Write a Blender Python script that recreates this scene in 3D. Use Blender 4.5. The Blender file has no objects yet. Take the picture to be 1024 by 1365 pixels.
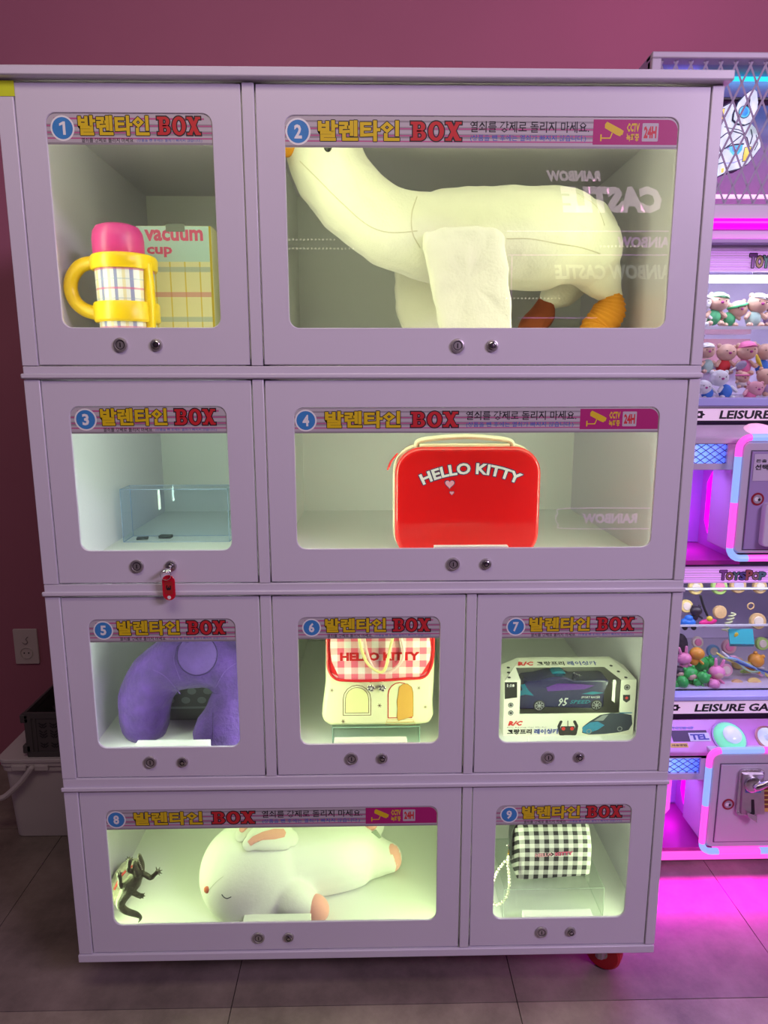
import bpy, math, random
from math import sin, cos, pi, radians as R_, sqrt, atan2
from mathutils import Vector as V, Matrix, noise
from mathutils.bvhtree import BVHTree
random.seed(7)
SC = bpy.context.scene
COL = SC.collection
# ------------------------------------------------------------------ camera
YAW, PIT, ROL = R_(1.1113), R_(10.5893), R_(-.0945)
CP = V((.0124, -1.407, 1.45)); FPX = 910.0
FW = V((sin(YAW)*cos(PIT), cos(YAW)*cos(PIT), -sin(PIT)))
RT0 = V((cos(YAW), -sin(YAW), 0)); UP0 = RT0.cross(FW)
RT = cos(ROL)*RT0 + sin(ROL)*UP0; UP = -sin(ROL)*RT0 + cos(ROL)*UP0
cd = bpy.data.cameras.new('camera'); cam = bpy.data.objects.new('camera', cd); COL.objects.link(cam)
cd.sensor_fit = 'HORIZONTAL'; cd.sensor_width = 36.0; cd.lens = 36.0*FPX/1024.0
cam.matrix_world = Matrix(((RT.x, UP.x, -FW.x, CP.x), (RT.y, UP.y, -FW.y, CP.y), (RT.z, UP.z, -FW.z, CP.z), (0, 0, 0, 1)))
cd.clip_start = .05
SC.camera = cam
def at(u, v, Y):
    d = FW + RT*((u-512)/FPX) - UP*((v-682.5)/FPX); return CP + d*((Y-CP.y)/d.y)
def atz(u, v, Z):
    d = FW + RT*((u-512)/FPX) - UP*((v-682.5)/FPX); return CP + d*((Z-CP.z)/d.z)
def xx(u, Y, v=700): return at(u, v, Y).x
def zz(v, Y, u=512): return at(u, v, Y).z
def pxm(Y, z=1.45): return ((Y-CP.y)*cos(PIT)+(CP.z-z)*sin(PIT))/FPX      # metres per pixel there
# ------------------------------------------------------------------ world, exposure, room lights
w = bpy.data.worlds.new('world'); SC.world = w; w.use_nodes = True
w.node_tree.nodes['Background'].inputs[0].default_value = (.48, .33, .50, 1)
w.node_tree.nodes['Background'].inputs[1].default_value = .20
SC.view_settings.view_transform = 'Standard'; SC.view_settings.look = 'None'
SC.view_settings.gamma = 1; SC.view_settings.use_curve_mapping = False
SC.view_settings.exposure = 0.0
SC.cycles.use_denoising = True
SC.cycles.max_bounces = 8; SC.cycles.transparent_max_bounces = 16; SC.cycles.sample_clamp_indirect = 6
def area(name, loc, direc, sx, sy, power, col, spread=180):
    l = bpy.data.lights.new(name, 'AREA'); l.shape = 'RECTANGLE'; l.size = sx; l.size_y = sy
    l.energy = power; l.color = col; l.spread = R_(spread)
    o = bpy.data.objects.new(name, l); COL.objects.link(o); o.location = loc
    o.rotation_euler = V(direc).to_track_quat('-Z', 'Y').to_euler(); return o
area('ceiling_light', (2.75, -2.7, 3.1), (-.62, .7, -.40), 1.3, .6, 80, (.86, .64, 1.0))
area('ceiling_light', (-.3, -1.2, 2.95), (.05, .4, -.9), 1.4, .5, 13, (.98, .82, .66))
area('neon_light', (.95, .45, 2.70), (-.15, .45, .1), .5, .2, .8, (1, .20, .75))
# ------------------------------------------------------------------ materials
MC = {}
def mat(name, col=(.8, .8, .8), rough=.5, metal=0, var=.04, vs=8, bump=0, bs=40, em=0, emc=None, coat=0, sheen=0, spec=.5, trans=0, sub=0):
    if name in MC: return MC[name]
    m = bpy.data.materials.new(name); m.use_nodes = True; nt = m.node_tree; b = nt.nodes['Principled BSDF']
    N = nt.nodes.new; L = nt.links.new
    b.inputs['Base Color'].default_value = (*col, 1)
    b.inputs['Roughness'].default_value = rough; b.inputs['Metallic'].default_value = metal
    b.inputs['Specular IOR Level'].default_value = spec
    b.inputs['Coat Weight'].default_value = coat; b.inputs['Sheen Weight'].default_value = sheen
    b.inputs['Transmission Weight'].default_value = trans
    if sub: b.inputs['Subsurface Weight'].default_value = sub; b.inputs['Subsurface Scale'].default_value = .01
    if em:
        b.inputs['Emission Color'].default_value = (*(emc or col), 1); b.inputs['Emission Strength'].default_value = em
    if var or bump:
        tc = N('ShaderNodeTexCoord')
    if var:
        n = N('ShaderNodeTexNoise'); n.inputs['Scale'].default_value = vs; n.inputs['Detail'].default_value = 5
        L(tc.outputs['Object'], n.inputs['Vector'])
        mx = N('ShaderNodeMix'); mx.data_type = 'RGBA'
        mx.inputs[6].default_value = (*[max(0, c*(1-var*2)) for c in col], 1); mx.inputs[7].default_value = (*[min(1, c*(1+var*2)) for c in col], 1)
        L(n.outputs['Fac'], mx.inputs[0]); L(mx.outputs[2], b.inputs['Base Color'])
    if bump:
        n2 = N('ShaderNodeTexNoise'); n2.inputs['Scale'].default_value = bs; n2.inputs['Detail'].default_value = 4
        L(tc.outputs['Object'], n2.inputs['Vector'])
        bp = N('ShaderNodeBump'); bp.inputs['Strength'].default_value = bump; bp.inputs['Distance'].default_value = .004
        L(n2.outputs['Fac'], bp.inputs['Height']); L(bp.outputs[0], b.inputs['Normal'])
    MC[name] = m; return m
def glass(name, tint=(.96, .98, .96), refl=1.0, rough=.0, base=0.0):
    if name in MC: return MC[name]
    m = bpy.data.materials.new(name); m.use_nodes = True; nt = m.node_tree; N = nt.nodes.new; L = nt.links.new
    nt.nodes.remove(nt.nodes['Principled BSDF']); out = nt.nodes['Material Output']
    t = N('ShaderNodeBsdfTransparent'); t.inputs[0].default_value = (*tint, 1)
    g = N('ShaderNodeBsdfGlossy'); g.inputs['Roughness'].default_value = rough; g.inputs[0].default_value = (1, 1, 1, 1)
    lw = N('ShaderNodeLayerWeight'); lw.inputs[0].default_value = .5; f = N('ShaderNodeMath'); f.operation = 'POWER'; L(lw.outputs['Facing'], f.inputs[0]); f.inputs[1].default_value = 4.5
    ml = N('ShaderNodeMath'); ml.operation = 'MULTIPLY_ADD'; ml.inputs[1].default_value = .8*refl; ml.inputs[2].default_value = base+.035*refl
    L(f.outputs[0], ml.inputs[0]); mx = N('ShaderNodeMixShader'); L(ml.outputs[0], mx.inputs[0])
    L(t.outputs[0], mx.inputs[1]); L(g.outputs[0], mx.inputs[2]); L(mx.outputs[0], out.inputs[0])
    MC[name] = m; return m
def gingham(name, c0, c1, p, yz=1.0, rough=.6, off=(0, 0)):
    m = mat(name, c0, rough, var=0); nt = m.node_tree; N = nt.nodes.new; L = nt.links.new; b = nt.nodes['Principled BSDF']
    tc = N('ShaderNodeTexCoord'); s = N('ShaderNodeSeparateXYZ'); L(tc.outputs['Object'], s.inputs[0])
    def fr(sock, o):
        a = N('ShaderNodeMath'); a.operation = 'MULTIPLY_ADD'; a.inputs[1].default_value = 1/p; a.inputs[2].default_value = 50+o; L(sock, a.inputs[0])
        f = N('ShaderNodeMath'); f.operation = 'FRACT'; L(a.outputs[0], f.inputs[0])
        l = N('ShaderNodeMath'); l.operation = 'LESS_THAN'; l.inputs[1].default_value = .5; L(f.outputs[0], l.inputs[0]); return l.outputs[0]
    zy = N('ShaderNodeMath'); zy.operation = 'MULTIPLY_ADD'; zy.inputs[1].default_value = yz; L(s.outputs[1], zy.inputs[0]); L(s.outputs[2], zy.inputs[2])
    ad = N('ShaderNodeMath'); ad.operation = 'ADD'; L(fr(s.outputs[0], off[0]), ad.inputs[0]); L(fr(zy.outputs[0], off[1]), ad.inputs[1])
    hf = N('ShaderNodeMath'); hf.operation = 'MULTIPLY'; hf.inputs[1].default_value = .5; L(ad.outputs[0], hf.inputs[0])
    mx = N('ShaderNodeMix'); mx.data_type = 'RGBA'; mx.inputs[6].default_value = (*c0, 1); mx.inputs[7].default_value = (*c1, 1)
    L(hf.outputs[0], mx.inputs[0]); L(mx.outputs[2], b.inputs['Base Color']); return m
def plaid(name, base, lines, rough=.5):
    m = mat(name, base, rough, var=0); nt = m.node_tree; N = nt.nodes.new; L = nt.links.new; b = nt.nodes['Principled BSDF']
    tc = N('ShaderNodeTexCoord'); s = N('ShaderNodeSeparateXYZ'); L(tc.outputs['Object'], s.inputs[0]); cur = None
    for ax, per, ph, wd, c, op in lines:
        a = N('ShaderNodeMath'); a.operation = 'MULTIPLY_ADD'; a.inputs[1].default_value = 1/per; a.inputs[2].default_value = 50+ph; L(s.outputs[ax], a.inputs[0])
        f = N('ShaderNodeMath'); f.operation = 'FRACT'; L(a.outputs[0], f.inputs[0])
        l = N('ShaderNodeMath'); l.operation = 'LESS_THAN'; l.inputs[1].default_value = wd; L(f.outputs[0], l.inputs[0])
        o = N('ShaderNodeMath'); o.operation = 'MULTIPLY'; o.inputs[1].default_value = op; L(l.outputs[0], o.inputs[0])
        mx = N('ShaderNodeMix'); mx.data_type = 'RGBA'; mx.inputs[7].default_value = (*c, 1)
        if cur: L(cur, mx.inputs[6])
        else: mx.inputs[6].default_value = (*base, 1)
        L(o.outputs[0], mx.inputs[0]); cur = mx.outputs[2]
    L(cur, b.inputs['Base Color']); return m
# ------------------------------------------------------------------ text outlines from the built-in font
TC = {}
def glyphs(body, off=0.0, shear=0.0, res=2):
    k = (body, off, shear, res)
    if k in TC: return TC[k]
    c = bpy.data.curves.new('t', 'FONT'); c.body = body; c.resolution_u = res; c.offset = off; c.shear = shear
    o = bpy.data.objects.new('t', c); COL.objects.link(o)
    dg = bpy.context.evaluated_depsgraph_get()
    m = bpy.data.meshes.new_from_object(o.evaluated_get(dg))
    vs = [(v.co.x, v.co.y) for v in m.vertices]; fs = [tuple(p.vertices) for p in m.polygons]
    bpy.data.objects.remove(o); bpy.data.curves.remove(c); bpy.data.meshes.remove(m)
    TC[k] = (vs, fs); return TC[k]
class F:
    def __init__(s, o, ex=(1, 0, 0), ey=(0, 0, 1)):
        s.o = V(o); s.x = V(ex).normalized(); s.y = V(ey).normalized(); s.n = s.x.cross(s.y)
    def p(s, a, b, n=0): return s.o + s.x*a + s.y*b + s.n*n
def rr(x0, y0, x1, y1, r, k=6):
    P = []
    for cx, cy, a in ((x1-r, y0+r, -90), (x1-r, y1-r, 0), (x0+r, y1-r, 90), (x0+r, y0+r, 180)):
        for i in range(k+1):
            t = R_(a+90*i/k); P.append((cx+r*cos(t), cy+r*sin(t)))
    return P
def circ(cx, cy, r, n=24, ry=None): return [(cx+r*cos(2*pi*i/n), cy+(ry or r)*sin(2*pi*i/n)) for i in range(n)]
def catmull(P, k):
    Q = []; n = len(P)
    for i in range(n-1):
        p0 = P[max(i-1, 0)]; p1 = P[i]; p2 = P[i+1]; p3 = P[min(i+2, n-1)]
        for j in range(k):
            t = j/k
            Q.append([.5*((2*b)+(-a+c)*t+(2*a-5*b+4*c-d)*t*t+(-a+3*b-3*c+d)*t**3) for a, b, c, d in zip(p0, p1, p2, p3)])
    Q.append(list(P[-1])); return Q
WL = {}
class MB:
    def __init__(s): s.v = []; s.f = []; s.m = []; s.ms = []
    def add(s, vs, fs, m):
        if m not in s.ms: s.ms.append(m)
        k = s.ms.index(m); b = len(s.v); s.v += [tuple(x) for x in vs]
        for f in fs: s.f.append(tuple(i+b for i in f)); s.m.append(k)
        return s
    def box(s, a, b, m, M=None):
        x0, y0, z0 = a; x1, y1, z1 = b
        vs = [V(p) for p in ((x0, y0, z0), (x1, y0, z0), (x1, y1, z0), (x0, y1, z0), (x0, y0, z1), (x1, y0, z1), (x1, y1, z1), (x0, y1, z1))]
        if M: vs = [M @ p for p in vs]
        return s.add(vs, [(0, 3, 2, 1), (4, 5, 6, 7), (0, 1, 5, 4), (1, 2, 6, 5), (2, 3, 7, 6), (3, 0, 4, 7)], m)
    def sweep(s, P, rad, m, seg=12, cap=True, k=0, up=(0, 0, 1), closed=False, flat=1.0):
        # P points, rad list or number; flat = ratio of second radius
        n = len(P); rad = [rad]*n if not hasattr(rad, '__len__') else list(rad)
        Q = [list(p)+[r] for p, r in zip(P, rad)]
        if k: Q = catmull(Q, k)
        pts = [V(q[:3]) for q in Q]; rs = [max(q[3], 1e-5) for q in Q]
        if cap and not closed:
            def capend(p, d, r):
                out = []
                for a in (80, 55, 30): out.append((p + d*r*sin(R_(a))*.98, r*cos(R_(a))))
                return out
            d0 = (pts[0]-pts[1]).normalized(); d1 = (pts[-1]-pts[-2]).normalized()
            a = capend(pts[0], d0, rs[0]); b = capend(pts[-1], d1, rs[-1])[::-1]
            pts = [x[0] for x in a]+pts+[x[0] for x in b]; rs = [x[1] for x in a]+rs+[x[1] for x in b]
        n = len(pts); vs = []; u = None
        for i in range(n):
            if closed: t = (pts[(i+1) % n]-pts[i-1])
            else: t = pts[min(i+1, n-1)]-pts[max(i-1, 0)]
            t.normalize()
            if u is None:
                u = V(up)-t*V(up).dot(t)
                if u.length < .1: u = V((1, 0, 0))-t*t.x
            else: u = u-t*u.dot(t)
            u.normalize(); b = t.cross(u)
            for j in range(seg):
                a = 2*pi*j/seg; vs.append(pts[i]+(u*cos(a)*flat+b*sin(a))*rs[i])
        fs = []
        for i in range(n if closed else n-1):
            for j in range(seg):
                A = i*seg+j; B = i*seg+(j+1) % seg; C = ((i+1) % n)*seg+(j+1) % seg; D = ((i+1) % n)*seg+j
                fs.append((A, B, C, D))
        if not closed: fs.append(tuple(range(seg))[::-1]); fs.append(tuple((n-1)*seg+j for j in range(seg)))
        return s.add(vs, fs, m)
    def cyl(s, p0, p1, r, m, seg=20, r1=None): return s.sweep([p0, p1], [r, r if r1 is None else r1], m, seg, cap=False)
    def ell(s, c, r, m, nu=16, nv=10, M=None, pw=1.0):
        vs = []; r = (r, r, r) if not hasattr(r, '__len__') else r
        sg = lambda x: math.copysign(abs(x)**pw, x)
        for i in range(nv+1):
            t = pi*i/nv
            for j in range(nu):
                a = 2*pi*j/nu; p = V((r[0]*sg(sin(t))*sg(cos(a)), r[1]*sg(sin(t))*sg(sin(a)), r[2]*sg(cos(t))))
                vs.append(V(c)+(M @ p if M else p))
        fs = [(i*nu+j, (i+1)*nu+j, (i+1)*nu+(j+1) % nu, i*nu+(j+1) % nu) for i in range(nv) for j in range(nu)]
        return s.add(vs, fs, m)
    def lathe(s, o, ax, prof, m, seg=24):
        ax = V(ax).normalized(); u = ax.orthogonal().normalized(); b = ax.cross(u); vs = []
        for r, h in prof:
            for j in range(seg):
                a = 2*pi*j/seg; vs.append(V(o)+ax*h+(u*cos(a)+b*sin(a))*max(r, 1e-5))
        n = len(prof)
        fs = [(i*seg+j, i*seg+(j+1) % seg, (i+1)*seg+(j+1) % seg, (i+1)*seg+j) for i in range(n-1) for j in range(seg)]
        fs.append(tuple(range(seg))[::-1]); fs.append(tuple((n-1)*seg+j for j in range(seg)))
        return s.add(vs, fs, m)
    def torus(s, c, R, r, m, fr=None, seg=24, seg2=8, ry=None):
        fr = fr or F(c); P = [fr.x*R*cos(2*pi*i/seg)+fr.y*(ry or R)*sin(2*pi*i/seg)+V(c) for i in range(seg)]
        return s.sweep(P, r, m, seg2, cap=False, closed=True, up=fr.n)
    def poly(s, fr, P, m, n=0.0, t=0.0):
        A = sum(P[i-1][0]*P[i][1]-P[i][0]*P[i-1][1] for i in range(len(P)))
        if A < 0: P = P[::-1]
        k = len(P); vs = [fr.p(a, b, n) for a, b in P]
        if not t: return s.add(vs, [tuple(range(k))], m)
        vs += [fr.p(a, b, n-t) for a, b in P]
        return s.add(vs, [tuple(range(k)), tuple(range(2*k-1, k-1, -1))]+[(i, i+k, (i+1) % k+k, (i+1) % k) for i in range(k)], m)
    def ring(s, fr, P, Q, m, n=0.0, t=0.0):
        k = len(P); vs = [fr.p(a, b, n) for a, b in P]+[fr.p(a, b, n) for a, b in Q]
        fs = [(i, (i+1) % k, (i+1) % k+k, i+k) for i in range(k)]
        if t:
            vs += [fr.p(a, b, n-t) for a, b in P]+[fr.p(a, b, n-t) for a, b in Q]; z = 2*k
            fs += [(i+z, i+k+z, (i+1) % k+k+z, (i+1) % k+z) for i in range(k)]
            fs += [(i, i+z, (i+1) % k+z, (i+1) % k) for i in range(k)]+[(i+k, (i+1) % k+k, (i+1) % k+k+z, i+k+z) for i in range(k)]
        return s.add(vs, fs, m)
    def stroke(s, fr, P, wd, m, n=0.0, rnd=True):
        h = wd/2
        for i, (a, b) in enumerate(zip(P, P[1:])):
            d = V((b[0]-a[0], b[1]-a[1]));
            if d.length < 1e-7: continue
            d.normalize(); q = V((-d.y, d.x))*h; e = (d*h if not rnd else d*0)
            s.poly(fr, [(a[0]+q.x-e.x, a[1]+q.y-e.y), (a[0]-q.x-e.x, a[1]-q.y-e.y), (b[0]-q.x+e.x, b[1]-q.y+e.y), (b[0]+q.x+e.x, b[1]+q.y+e.y)], m, n+i*2e-6)
        if rnd:
            for i, p in enumerate(P): s.poly(fr, circ(p[0], p[1], h, 8), m, n-1e-5+i*1e-6)
        return s
    def text(s, fr, body, x0, y0, x1, y1, m, off=0.0, n=0.0, shear=0.0, res=2, ref=None, arc=0.0):
        vs, fs = glyphs(body, off, shear, res); rv = glyphs(body, off if ref is None else ref, shear, res)[0]
        a0 = min(v[0] for v in rv); a1 = max(v[0] for v in rv); b0 = min(v[1] for v in rv); b1 = max(v[1] for v in rv)
        sx = (x1-x0)/(a1-a0); sy = (y1-y0)/(b1-b0); out = []
        for a, b in vs:
            x = x0+(a-a0)*sx; y = y0+(b-b0)*sy
            if arc:      # bend the line over a circle of radius arc
                xc = (x0+x1)/2; t = (x-xc)/arc; rr_ = arc+(y-y0); x = xc+rr_*sin(t); y = y0+rr_*cos(t)-arc
            out.append(fr.p(x, y, n))
        return s.add(out, fs, m)
    def build(s, name, parent=None, smooth=True, bevel=0, seg=2, ang=35, sub=0, origin=None, remesh=0, sm=0, disp=0, dscale=10, kind=None, label=None):
        me = bpy.data.meshes.new(name)
        o0 = WL.get(parent.name, V((0, 0, 0))) if parent else V(origin or (0, 0, 0))
        me.from_pydata([(a-o0.x, b-o0.y, c-o0.z) for a, b, c in s.v], [], s.f)
        for m in s.ms: me.materials.append(m)
        me.polygons.foreach_set('material_index', s.m); me.update()
        o = bpy.data.objects.new(name, me); COL.objects.link(o)
        if remesh or disp or sub:
            if remesh:
                q = o.modifiers.new('r', 'REMESH'); q.mode = 'VOXEL'; q.voxel_size = remesh; q.use_smooth_shade = True
            if sub: q = o.modifiers.new('s', 'SUBSURF'); q.levels = sub; q.render_levels = sub
            if sm: q = o.modifiers.new('m', 'SMOOTH'); q.iterations = sm; q.factor = .5
            dg = bpy.context.evaluated_depsgraph_get(); n = bpy.data.meshes.new_from_object(o.evaluated_get(dg))
            o.modifiers.clear(); o.data = n; me = n; me.name = name
            if not me.materials:
                for m in s.ms: me.materials.append(m)
            if disp:
                nn = [v.normal.copy() for v in me.vertices]
                for v, q in zip(me.vertices, nn):
                    v.co += q*disp*(noise.noise(v.co*dscale)+.5*noise.noise(v.co*dscale*2.3))
                me.update()
        if smooth:
            me.polygons.foreach_set('use_smooth', [True]*len(me.polygons)); me.set_sharp_from_angle(angle=R_(ang))
        if bevel:
            q = o.modifiers.new('bevel', 'BEVEL'); q.width = bevel; q.segments = seg; q.limit_method = 'ANGLE'; q.angle_limit = R_(40)
        if parent: o.parent = parent
        else: o.location = o0
        WL[o.name] = o0
        if kind: o['kind'] = kind
        if label: o['label'] = label
        return o
def thing(name, label, cat, loc=(0, 0, 0), group=None):
    o = bpy.data.objects.new(name, None); COL.objects.link(o); o.location = loc; o.empty_display_size = .05
    o['label'] = label; o['category'] = cat
    if group: o['group'] = group
    WL[o.name] = V(loc); return o
def tag(o, label, cat, group=None):
    o['label'] = label; o['category'] = cat
    if group: o['group'] = group
    return o
def surf(o, off):
    bv = BVHTree.FromPolygons([v.co + off for v in o.data.vertices], [tuple(p.vertices) for p in o.data.polygons])
    def f(u, v, lift=0.0, dflt=.2):
        d = (FW + RT*((u-512)/FPX) - UP*((v-682.5)/FPX)).normalized(); h = bv.ray_cast(CP, d)
        return (h[0]+h[1]*lift) if h[0] else at(u, v, dflt)
    return f
# colours
WHITE = mat('white_enamel', (.69, .65, .755), .34, var=.015, vs=3, bump=.02, bs=120, coat=.25)
INNER = mat('white_inner_panel', (.84, .85, .82), .45, var=.01, vs=3)
DARK = mat('black_ink', (.012, .01, .015), .5, var=0)
WHT = mat('white_print', (.85, .85, .85), .5, var=0)
CHROME = mat('chrome', (.62, .6, .62), .22, 1, var=.03)
STEEL = mat('dull_steel', (.52, .49, .50), .38, .8, var=.08, vs=60)
BLACKP = mat('black_plastic', (.02, .02, .022), .4, var=.05)
PANE = glass('clear_pane', (.95, .975, .95), refl=.85)
# ------------------------------------------------------------------ setting
PINK = mat('pink_wall_paint', (.42, .135, .20), .75, var=.05, vs=2, bump=.06, bs=90)
o = MB().box((-4.2, 1.05, -.02), (3.6, 1.2, 3.4), PINK).build('wall_back'); o['kind'] = 'structure'
o = MB().box((-4.2, -3.75, -.02), (3.6, -3.6, 3.4), mat('dark_wall_paint', (.10, .05, .09), .8)).build('wall_front'); o['kind'] = 'structure'
GR = mat('tile_joint', (.035, .028, .028), .8)
fl = MB().box((-4.2, -3.6, -.06), (3.6, 1.05, -.006), GR).build('floor'); fl['kind'] = 'structure'
def tilemat(name, c):
    m = mat(name, c, .42, var=0); nt = m.node_tree; N = nt.nodes.new; L = nt.links.new; b = nt.nodes['Principled BSDF']
    tc = N('ShaderNodeTexCoord'); n = N('ShaderNodeTexNoise'); n.inputs['Scale'].default_value = 3.2; n.inputs['Detail'].default_value = 9; n.inputs['Roughness'].default_value = .68
    oi = N('ShaderNodeObjectInfo'); va = N('ShaderNodeVectorMath'); L(tc.outputs['Object'], va.inputs[0]); L(oi.outputs['Location'], va.inputs[1]); L(va.outputs[0], n.inputs['Vector'])
    cr = N('ShaderNodeValToRGB'); e = cr.color_ramp.elements; e[0].position = .3; e[0].color = (*[x*.40 for x in c], 1); e[1].position = .72; e[1].color = (*[x*1.25 for x in c], 1)
    L(n.outputs['Fac'], cr.inputs[0]); L(cr.outputs[0], b.inputs['Base Color'])
    bp = N('ShaderNodeBump'); bp.inputs['Strength'].default_value = .12; bp.inputs['Distance'].default_value = .002; L(n.outputs['Fac'], bp.inputs['Height']); L(bp.outputs[0], b.inputs['Normal'])
    return m
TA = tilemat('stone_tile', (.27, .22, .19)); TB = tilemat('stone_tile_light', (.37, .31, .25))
tme = {0: None, 1: None}
TS = .6800; g = .0011
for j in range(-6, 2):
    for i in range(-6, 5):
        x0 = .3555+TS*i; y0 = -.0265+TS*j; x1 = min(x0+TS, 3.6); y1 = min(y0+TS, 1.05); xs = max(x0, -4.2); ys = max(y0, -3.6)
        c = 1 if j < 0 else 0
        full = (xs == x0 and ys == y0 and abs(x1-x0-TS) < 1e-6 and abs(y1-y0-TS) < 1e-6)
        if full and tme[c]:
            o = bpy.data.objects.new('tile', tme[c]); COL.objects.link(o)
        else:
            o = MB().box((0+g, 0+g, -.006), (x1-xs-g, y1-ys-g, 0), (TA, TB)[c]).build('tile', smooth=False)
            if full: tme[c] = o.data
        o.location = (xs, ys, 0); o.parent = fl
# ------------------------------------------------------------------ prize cabinet
XL, XR = -.6500, .6632
A1, A2, C1, C2 = -.2271, -.2019, .2164, .2402
TZ = {1: (1.4874, 2.0052), 2: (1.0349, 1.4598), 3: (.5836, 1.0070), 4: (.1300, .5511)}
FLZ = {1: 1.497, 2: 1.043, 3: .592, 4: .153}
CEZ = {1: 2.021, 2: 1.471, 3: 1.016, 4: .561}
DP = .80
cab = thing('prize_cabinet', 'tall white metal prize cabinet on casters with nine windowed locker doors', 'cabinet', (0, .4, 0))
for x0, x1 in ((-.681, -.660), (.6722, .686)):
    MB().box((x0, .003, .11), (x1, DP+.012, 2.012), WHITE).build('side_panel', cab, bevel=.002)
MB().box((-.660, DP, .11), (.6722, DP+.012, 2.03), INNER).build('back_panel', cab)
def shelf(z0, z1): MB().box((-.660, .02, z0), (.6722, DP, z1), INNER).build('shelf', cab)
shelf(.113, FLZ[4]); shelf(CEZ[4], FLZ[3]); shelf(CEZ[3], FLZ[2]); shelf(CEZ[2], FLZ[1]); shelf(CEZ[1], 2.03)
def divider(x, t): MB().box((x-.008, .02, FLZ[t]), (x+.008, DP, CEZ[t]), INNER).build('divider', cab)
divider(-.2145, 1); divider(-.2145, 2); divider(-.2145, 3); divider(.2283, 3); divider(.2283, 4)
MB().box((-.705, -.018, 2.0085), (.679+.018, DP+.02, 2.0265), WHITE).build('top_board', cab, bevel=.003)
MB().box((-.684, -.004, .108), (.686, .02, .128), WHITE).build('bottom_rail', cab, bevel=.002)
for zl, zh in ((TZ[2][1], TZ[1][0]), (TZ[3][1], TZ[2][0]), (TZ[4][1], TZ[3][0])):
    f = MB(); f.box((-.681, -.002, zl+.001), (.686, .02, zh-.001), WHITE); f.build('cross_rail', cab, bevel=.0015)
    MB().box((-.6850, -.0075, zl+.002), (.6890, -.0018, zl+.0125), WHITE).build('rail_lip', cab, bevel=.003)
def stile(x0, x1, z0, z1): MB().box((x0, -.002, z0), (x1, .0195, z1), WHITE).build('stile', cab, bevel=.0012)
def backing(x0, x1, z0, z1): MB().box((x0, .0090, z0), (x1, .0225, z1), INNER).build('light_blocker', cab)  # strips added behind the door gaps to keep compartment light from leaking out
for t, (z0, z1) in TZ.items():
    backing(-.6595, -.640, z0-.003, z1+.012); backing(.650, .6718, z0-.003, z1+.012)
    if t < 4: backing(A1-.012, A2+.012, z0-.003, z1+.012)
    if t > 2: backing(C1-.012, C2+.012, z0-.003, z1+.012)
    MB().box((-.640, .0090, z0-.003), (.650, .0225, z0+.013), INNER).build('light_blocker', cab)
    stile(-.6815, XL-.0005, z0, z1); stile(XR+.0005, .6865, z0, z1)
    if t < 4: stile(A1+.0012, A2-.0012, z0, z1)
    if t > 2: stile(C1+.0012, C2-.0012, z0, z1)
    MB().box((-.640, .0090, z1-.010), (.650, .0225, z1+.012), INNER).build('light_blocker', cab)
tp = mat('fluorescent_tape', (.62, .72, .02), .5)
p = at(0, 107, -.003); MB().box((-.6825, -.0028, zz(128, -.003, 8)), (xx(18, -.003, 110), -.0022, zz(107, -.003, 8)), tp).build('tape_strip', cab, label='fluorescent yellow tape strip')
gdoors = {1: (XL, A1, 1), 2: (A2, XR, 1), 3: (XL, A1, 2), 4: (A2, XR, 2), 5: (XL, A1, 3), 6: (A2, C1, 3), 7: (C2, XR, 3), 8: (XL, C1, 4), 9: (C2, XR, 4)}
HOLE = {1: (-.5954, -.2840, 1.5617, 1.9519, 1.8972), 2: (-.1477, .6053, 1.5610, 1.9499, 1.8943), 3: (-.5969, -.2812, 1.1071, 1.4069, 1.3521), 4: (-.1437, .6078, 1.1081, 1.4035, 1.3516), 5: (-.5955, -.2818, .6563, .9552, .9034), 6: (-.1474, .1609, .6593, .9565, .9067), 7: (.2964, .6064, .6582, .9553, .9046), 8: (-.5940, .1611, .2048, .5027, .4524), 9: (.2962, .6089, .2044, .5013, .4506)}
LOCK = {1: (-.484, -.413, 1.528), 2: (.188, .258, 1.526), 3: (-.482, -.411, 1.0735), 4: (.187, .257, 1.0735), 5: (-.483, -.411, .6215), 6: (-.034, .035, .6245), 7: (.410, .480, .622), 8: (-.258, -.187, .166), 9: (.413, .483, .1685)}
SG = mat('sign_grey', (.30, .27, .30), .45, var=0); SL = mat('sign_light', (.50, .46, .50), .45, var=0); SP = mat('sign_pink', (.50, .10, .27), .45, var=0)
BLUE = mat('sign_blue', (.05, .25, .60), .4, var=.1, vs=30); YEL = mat('sign_yellow', (.72, .52, .01), .45, var=0); RED = mat('sign_red', (.58, .022, .03), .45, var=0)
MAG = mat('sign_magenta', (.42, .008, .16), .45, var=0); NAVY = mat('sign_navy', (.02, .10, .45), .5, var=0)
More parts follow.
